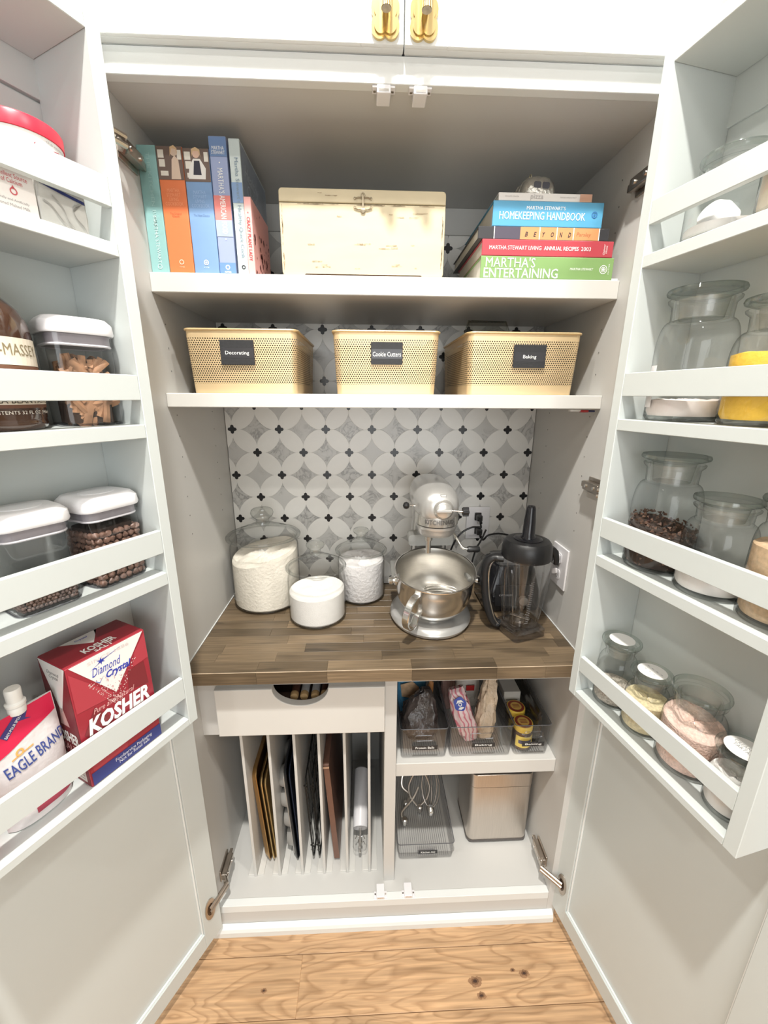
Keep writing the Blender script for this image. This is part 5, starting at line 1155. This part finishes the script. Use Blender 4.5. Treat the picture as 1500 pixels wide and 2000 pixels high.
popbox('clear container a third full of small chocolate chips, farther from the hinge', .2275, .0480, 1.1042, radians(-4), .080, .074, .115, 6, 'mini')
# vanilla bottle
o = dthing('vanilla_bottle', 'brown glass vanilla paste bottle with a cream label at the picture edge', 'bottle', -1, .2290, .0495, 1.3398, radians(28))
Rb = .0490
ob('glass', lathe([(.0001, 0), (Rb*.9, 0), (Rb*.97, .003), (Rb, .008), (Rb*.985, .010), (Rb*.985, .013), (Rb, .015), (Rb, .108), (Rb*.97, .122), (Rb*.86, .136), (Rb*.66, .147), (Rb*.46, .154), (Rb*.40, .158), (Rb*.40, .166)], 48), mat('amber_glass', (.06, .028, .017), .12, coat=.8), o, smooth=True)
ob('cap', lathe([(Rb*.43, .160), (Rb*.50, .161), (Rb*.50, .180), (Rb*.46, .183), (.0001, .1835)], 36), mat('cap_cream', (.70, .66, .60), .4), o, smooth=True)
lab = ob('label', band(Rb+.0004, -.075, .075, .074, .104, 24), mat('cream_label', (.80, .72, .60), .5), o)
ob('lettering', bend(text('NIELSEN-MASSEY', .096, .0125, (-.028, 0, .091), .005), Rb+.0007), inkm('olive_brown', (.26, .21, .12)), lab)
l2 = ob('label', band(Rb+.0004, -.075, .075, .026, .0735, 24), mat('cocoa_label', (.17, .075, .045), .5), o)
art = [rect(-.070, .070, .0700, .0708), rect(-.070, .070, .0670, .0673), ring(-.012, .053, .012, .0009), ring(.014, .053, .013, .0009), rect(-.02, .03, .0528, .0534)]
for k in range(7):
    a = k*pi/3.5; art.append(flat([(.000+.002*cos(a), .057+.002*sin(a)), (.000+.0058*cos(a+.3), .057+.0058*sin(a+.3)), (.000+.0064*cos(a), .057+.0064*sin(a)), (.000+.0058*cos(a-.3), .057+.0058*sin(a-.3))][::-1]))
art.append(text('QUALITY', .026, .0042, (.034, 0, .0615)))
V, F = J(*art); ob('label_ornament', bend((V, F), Rb+.0008), inkm('cream_line', (.78, .70, .60)), l2)
l3 = ob('label', band(Rb+.0006, -.075, .075, .030, .039, 24), mat('cream_label', (.80, .72, .60), .5), o)
ob('lettering', bend(text('VANILLA BEAN PASTE', .090, .0062, (-.022, 0, .0345), .01), Rb+.0010), inkm('dark_olive', (.10, .09, .06)), l3)
ob('lettering', bend(text('CONTENTS 32 FL OZ (946ml)', .078, .0052, (-.014, 0, .0205), .008), Rb+.0010), inkm('pale_cream', (.80, .74, .66)), o)

# red lidded tub and packets on the top shelf
o = dthing('baking_tub', 'round white tub with a red lid on the top shelf of the left door', 'tub', -1, .1440, .0445, 1.5727, radians(20))
ob('tub', lathe([(.0001, 0), (.0405, 0), (.0425, .002), (.0432, .092), (.0438, .096)], 48), mat('tub_white', (.82, .80, .77), .45), o, smooth=True)
ob('lid', lathe([(.0436, .0962), (.0452, .0965), (.0454, .109), (.0440, .1115), (.040, .112), (.0001, .110)], 48), mat('lid_red', (.78, .02, .05), .35), o, smooth=True)
ob('banner', bend(J(flat([(-.024, .080), (.030, .0800), (.0305, .0865), (-.02, .0870)]), flat([(.000, .0865), (.016, .0865), (.008, .0885)])), .0437), mat('banner_red', (.62, .02, .06), .4), o)
ob('lettering', bend(text('the cooking fat', .040, .0040, (.012, 0, .0920)), .0437), inkm('grey_script', (.42, .40, .40)), o)
o = dthing('milk_carton_packet', 'white packet printed Excellent Source of Calcium behind the top retaining rail', 'packet', -1, .2050, .0935, 1.5727)
ob('packet', box(-.042, .042, -.003, .003, 0, .050, .0012), mat('packet_white', (.84, .79, .76), .5), o)
ob('lettering', J(text('Excellent Source\nof Calcium', .030, .010, (.020, -.0034, .036)), ), inkm('print_red', (.60, .10, .12)), o)
ob('drop_mark', J(ring(.020, .0235, .0036, .0012, -.0034), flat([(.018, .0262), (.022, .0262), (.020, .0295)], -.0034)), inkm('print_red', (.60, .10, .12)), o)
ob('lettering', J(text('Naturally and Artificially', .034, .003, (.016, -.0034, .0145)), text('Flavored Malted Milk', .034, .003, (.016, -.0034, .0095))), inkm('print_grey', (.35, .33, .33)), o)
o = dthing('zip_bag', 'grey printed zip bag with a dark blue edge behind the top retaining rail', 'bag', -1, .1345, .0930, 1.5727)
ob('bag', crumple([(.052, .005, .002, 0, 0, 0), (.054, .007, .003, .02, 0, 0), (.052, .006, .002, .046, 0, 0)], 31, .0006), mat('zip_grey', (.56, .55, .52), .35, var=.15, scale=30), o, smooth=True)
ob('blue_edge', flat([(-.025, .0425), (.0, .0420), (.024, .0390), (.0245, .0355), (.0, .0385)], -.0046), inkm('navy_edge', (.02, .03, .14)), o)
V = []
for c_ in ([(-.022, .026), (-.014, .022), (-.006, .012), (.002, .004), (.012, .003)], [(-.012, .034), (-.002, .024), (.002, .012), (.008, .005)], [(.020, .036), (.010, .028), (.012, .018), (.020, .010), (.023, .003)]):
    P = curve([(x, 0, z) for x, z in c_], 6); V.append(flat([(p.x, p.z+.0012) for p in P]+[(p.x, p.z-.0012) for p in P[::-1]], -.0046))
ob('swirl_print', J(*V), inkm('swirl_grey', (.34, .33, .31)), o)

# kosher salt box
bxw, bxd, bxh = .114, .069, .2045
o = dthing('salt_box', 'dark red kosher salt box with a white triangle, bottom shelf of the left door', 'box', -1, .1855, .0640, .8164)
RED = mat('carton_red', (.33, .022, .038), .38, var=.08, scale=12); RD2 = inkm('facet_dark', (.20, .018, .025)); RD3 = inkm('facet_light', (.44, .045, .065)); WH = inkm('carton_white', (.84, .82, .80)); NV = inkm('royal_navy', (.03, .05, .42))
ob('carton', box(-bxw/2, bxw/2, -bxd/2, bxd/2, 0, bxh, .0010, 1), RED, o)
fy = -bxd/2-.0003; h_ = bxh
def fr_(sh, m_, nm='print', k=0): return ob(nm, mv(sh, 0, fy-.0001*k, 0), m_, o)
fr_(flat([(-.055, .004), (.055, .004), (.055, .075), (.010, .055), (-.03, .085), (-.055, .06)]), inkm('facet_mid', (.36, .025, .04)), 'facet')
fr_(flat([(-.052, .090), (-.034, .060), (-.010, .088), (-.032, .125)]), RD2, 'facet', 1); fr_(flat([(.022, .150), (.048, .152), (.050, .110), (.018, .118)]), RD2, 'facet', 1)
fr_(flat([(-.055, .195), (-.055, .13), (-.01, .125), (-.004, .130)]), RD3, 'facet', 1); fr_(flat([(.036, .175), (.056, .20), (.056, .155), (.030, .152)]), RD3, 'facet', 1); fr_(flat([(-.052, .052), (.004, .05), (.0, .02), (-.05, .02)]), RD3, 'facet', 1)
fr_(flat([(-.053, .2035), (.0005, .128), (.054, .2035)]), WH, 'white_triangle', 2)
g = random.Random(9); dt = []
for k in range(240):
    z = g.uniform(.112, .166); wv_ = max(.003, (z-.100)*.56); x = g.uniform(-1, 1)*wv_; r = g.uniform(.0005, .0011)
    dt.append(flat([(x+r, z), (x, z+r), (x-r, z), (x, z-r)][::-1]))
fr_(J(*dt[:120]), inkm('salt_dot_white', (.85, .78, .76)), 'salt_dots', 3)['kind'] = 'stuff'
fr_(J(*[d for d in dt[120:]]), inkm('salt_dot_red', (.60, .30, .30)), 'salt_dots', 4)['kind'] = 'stuff'
fr_(text('SINCE 1886', .060, .0052, (0, 0, .1955)), inkm('pale_red', (.72, .62, .60)), 'lettering', 5)
fr_(text('Diamond', .042, .0135, (-.006, 0, .178), .03, .35), NV, 'lettering', 5); fr_(text('Crystal', .038, .0150, (.010, 0, .1625), .03, .35), NV, 'lettering', 5)
st_ = []
for k in range(12):
    a = k*pi/6; r = .0062 if k % 2 else .0022; st_.append((-.012+r*cos(a), .1905+r*sin(a)))
fr_(J(flat(st_), flat([(-.031, .182), (-.006, .1925), (.022, .1985), (-.006, .1912)]), flat([(-.024, .163), (-.019, .157), (-.012, .166), (-.013, .1645), (-.019, .1585), (-.0235, .1635)][::-1])), NV, 'star_mark', 5)
fr_(text('Pure and Natural', .062, .0085, (-.004, 0, .1185), 0, .4, rot=.0), inkm('rose', (.80, .45, .45)), 'lettering', 5)
fr_(text('KOSHER', .094, .0270, (.001, 0, .0975), .04, .2), INKW, 'lettering', 6); fr_(text('SALT', .060, .0220, (.0, 0, .068), .035, .2), INKW, 'lettering', 6)
fr_(rect(-.0545, .0565, .0015, .0230), inkm('band_navy', (.035, .045, .22)), 'navy_band', 7); fr_(text('Foodservice Packaging\nNot for Retail Sale', .060, .0125, (.010, 0, .0128), .005), inkm('pale_lilac', (.78, .78, .84)), 'lettering', 8)
tp = lambda sh, k=0: ([(x, y, bxh+.0003+.0001*k) for x, y, z in sh[0]], sh[1])
def topf(poly, m_, nm, k=0): ob(nm, ([(x, y, bxh+.0003+.0001*k) for x, y in poly], [tuple(range(len(poly)))]), m_, o)
topf([(-.056, -.0335), (.056, -.0335), (.056, .0335), (-.056, .0335)], inkm('top_red', (.30, .022, .034)), 'top_panel_print'); topf([(-.030, .0335), (.000, -.002), (.024, .0335)], WH, 'white_triangle', 1)
topf([(.02, .0335), (.056, .0335), (.056, .0), (.010, .008)], RD2, 'facet', 1)
tx = text('KOSHER', .046, .0145, (0, 0, 0), .035); ob('lettering', ([(x, z-.014, bxh+.0006) for x, _, z in tx[0]], tx[1]), INKW, o)
tx = text('SALT', .026, .0065, (0, 0, 0), .02); ob('lettering', ([(x, z-.0265, bxh+.0006) for x, _, z in tx[0]], tx[1]), INKW, o)
tx = text('Crystal', .018, .006, (0, 0, 0), .02, .3); ob('lettering', ([(x-.004, z+.0235, bxh+.0007) for x, _, z in tx[0]], tx[1]), NV, o)
def side(sh, m_, nm, k=0): ob(nm, ([(-bxw/2-.0003-.0001*k, -x, z) for x, _, z in sh[0]], sh[1]), m_, o)
side(rect(-.0335, .0335, .001, .2035), inkm('side_maroon', (.17, .018, .024)), 'side_print'); side(flat([(-.033, .2035), (.0, .120), (.033, .2035)]), WH, 'white_triangle', 1)
side(flat([(-.004, .13), (.004, .13), (.012, .10), (-.010, .10)]), inkm('rose_fade', (.55, .32, .30)), 'fade', 1)
side(text('Diamond\nCrystal', .030, .014, (0, 0, .184), .02, .3), INKK, 'lettering', 2); side(text('KOSHER', .056, .0200, (.0, 0, .080), .03), INKW, 'lettering', 2); side(text('SALT', .034, .0120, (0, 0, .060), .01), inkm('rose', (.80, .45, .45)), 'lettering', 2)
side(rect(-.028, .026, .006, .046), inkm('panel_cream', (.62, .56, .50)), 'nutrition_panel', 2); side(J(*[rect(-.024, .022, .010+.006*k, .0108+.006*k) for k in range(6)]), INKK, 'nutrition_lines', 3)

# condensed milk pouches
def pouch(name, label, t_, b_, z, W, H, dp, dr, tilt, build):
    o = dthing(name, label, 'pouch', -1, t_, b_, z+.001, dr); o.rotation_euler = (0, tilt, dang(-1)+dr)
    nx, nz = 14, 12; V = []; F = []
    g = random.Random(hash(len(label)) % 97)
    def bulge(u, v): return dp/2*(max(0, 1-abs(2*u-1)**2.4))**.6*(1-.92*v**1.6)*(1+.10*sin(9*u+4*v)*sin(7*v))
    for sg in (-1, 1):
        for j in range(nz+1):
            for i in range(nx+1):
                u = i/nx; v = j/nz; xx = (u-.5)*W*(1+.05*sin(pi*v)); V.append((xx, sg*(bulge(u, v)+.0005), v*H*(1-.16*max(0, (.42-u)/.42)*v**3)))
    m = (nx+1)*(nz+1)
    for j in range(nz):
        for i in range(nx):
            a = j*(nx+1)+i; F.append((a, a+1, a+nx+2, a+nx+1)); F.append((m+a+1, m+a, m+a+nx+1, m+a+nx+2))
    for i in range(nx): F.append((i+1, i, m+i, m+i+1)); a = nz*(nx+1)+i; F.append((a, a+1, m+a+1, m+a))
    for j in range(nz): a = j*(nx+1); F.append((a, a+nx+1, m+a+nx+1, m+a)); a += nx; F.append((a+nx+1, a, m+a, m+a+nx+1))
    def drape(sh, off=.0006):     # lay a flat drawing on the front of the pouch
        out = []
        for x, y, zz in sh[0]:
            v = min(1, max(0, zz/H)); u = min(1, max(0, x/(W*(1+.05*sin(pi*v)))+.5)); out.append((x, -(bulge(u, v)+.0005)-off, zz))
        return out, sh[1]
    def grid(poly_fn, x0, x1, n=14, off=.0006):   # strip between two curves lo(x), hi(x)
        V2 = []; F2 = []; K = 5
        for i in range(n+1):
            x = x0+(x1-x0)*i/n; lo, hi = poly_fn(x)
            for k in range(K+1): V2.append((x, 0, lo+(hi-lo)*k/K))
        for i in range(n):
            for k in range(K): a = i*(K+1)+k; F2.append((a, a+K+1, a+K+2, a+1))
        return drape((V2, F2), off)
    build(o, (V, F), drape, grid); return o
PRED = inkm('pouch_red', (.66, .015, .07)); PWH = mat('pouch_white', (.74, .70, .70), .3, var=.05, scale=20, bump=.35, bscale=30)
def eagle(o, body, drape, grid):
    ob('film', body, PWH, o, smooth=True)
    ob('red_band', grid(lambda x: (.118+.010*sin((x+.04)*20)+.22*x, .1636), -.039, .039), PRED, o, smooth=True)
    ob('maroon_band', grid(lambda x: (.010, .052+.05*(x+.02)), -.012, .040, off=.0007), inkm('pouch_maroon', (.42, .05, .09)), o, smooth=True)
    ob('lettering', drape(text('EAGLE BRAND', .074, .0175, (.006, 0, .0950), .035, rot=.16), .0011), inkm('eagle_navy', (.05, .08, .30)), o)
    ob('lettering', drape(text('Sweetened\nCondensed Milk', .046, .020, (.014, 0, .040), .02, rot=.12), .0012), INKW, o)
    ob('sun_mark', drape(J(ring(-.012, .110, .0048, .0022), flat([(-.022, .103), (.004, .108), (.004, .110), (-.022, .105)])), .0011), inkm('sun_orange', (.80, .42, .12)), o)
    ob('navy_flag', drape(flat([(-.026, .142), (-.006, .160), (.008, .158), (.004, .150), (.010, .146), (-.004, .150), (-.020, .134)]), .0012), inkm('flag_navy', (.05, .04, .18)), o); ob('lettering', drape(text('EASY-POUR SPOUT', .030, .0035, (-.010, 0, .1475), .01, rot=.75), .0016), INKW, o)
    c = ob('spout_cap', J(lathe([(.0095, .160), (.0100, .163), (.0100, .169), (.0080, .1722)], 20, (.000, 0, 0)), lathe([(.0110, .1723), (.0112, .176), (.0086, .178), (.0090, .194), (.0082, .1965), (.0001, .197)], 24, (.000, 0, 0))), mat('cap_white', (.84, .83, .79), .4), o, smooth=True)
pouch('milk_pouch', 'white and red condensed milk pouch with a white spout cap beside the salt box', .2920, .066, .8164, .080, .164, .034, radians(4), radians(1), eagle)
def second(o, body, drape, grid):
    ob('film', body, PRED, o, smooth=True)
    ob('stripes', drape(J(*[flat([(-.03+.010*k, .02), (-.027+.010*k, .02), (-.012+.010*k, .11), (-.0145+.010*k, .11)]) for k in range(4)]), .0008), inkm('gold_stripe', (.72, .50, .42)), o)
pouch('red_pouch', 'red striped pouch at the left picture edge on the bottom door shelf', .3545, .058, .8164, .034, .128, .026, 0, 0, second)

# ================================================================== scale the drawing to real size
done = set()
for o in list(bpy.data.objects):
    if o.type in {'CAMERA', 'LIGHT'}: continue
    o.location = o.location*S
    if o.type == 'MESH' and o.data.name not in done:
        done.add(o.data.name)
        o.data.transform(Matrix.Scale(S, 4))
        bm = bmesh.new(); bm.from_mesh(o.data)
        if all(e.is_manifold for e in bm.edges): bmesh.ops.recalc_face_normals(bm, faces=bm.faces)
        sh = {e.index for e in bm.edges if not e.smooth}
        bm.to_mesh(o.data); bm.free()
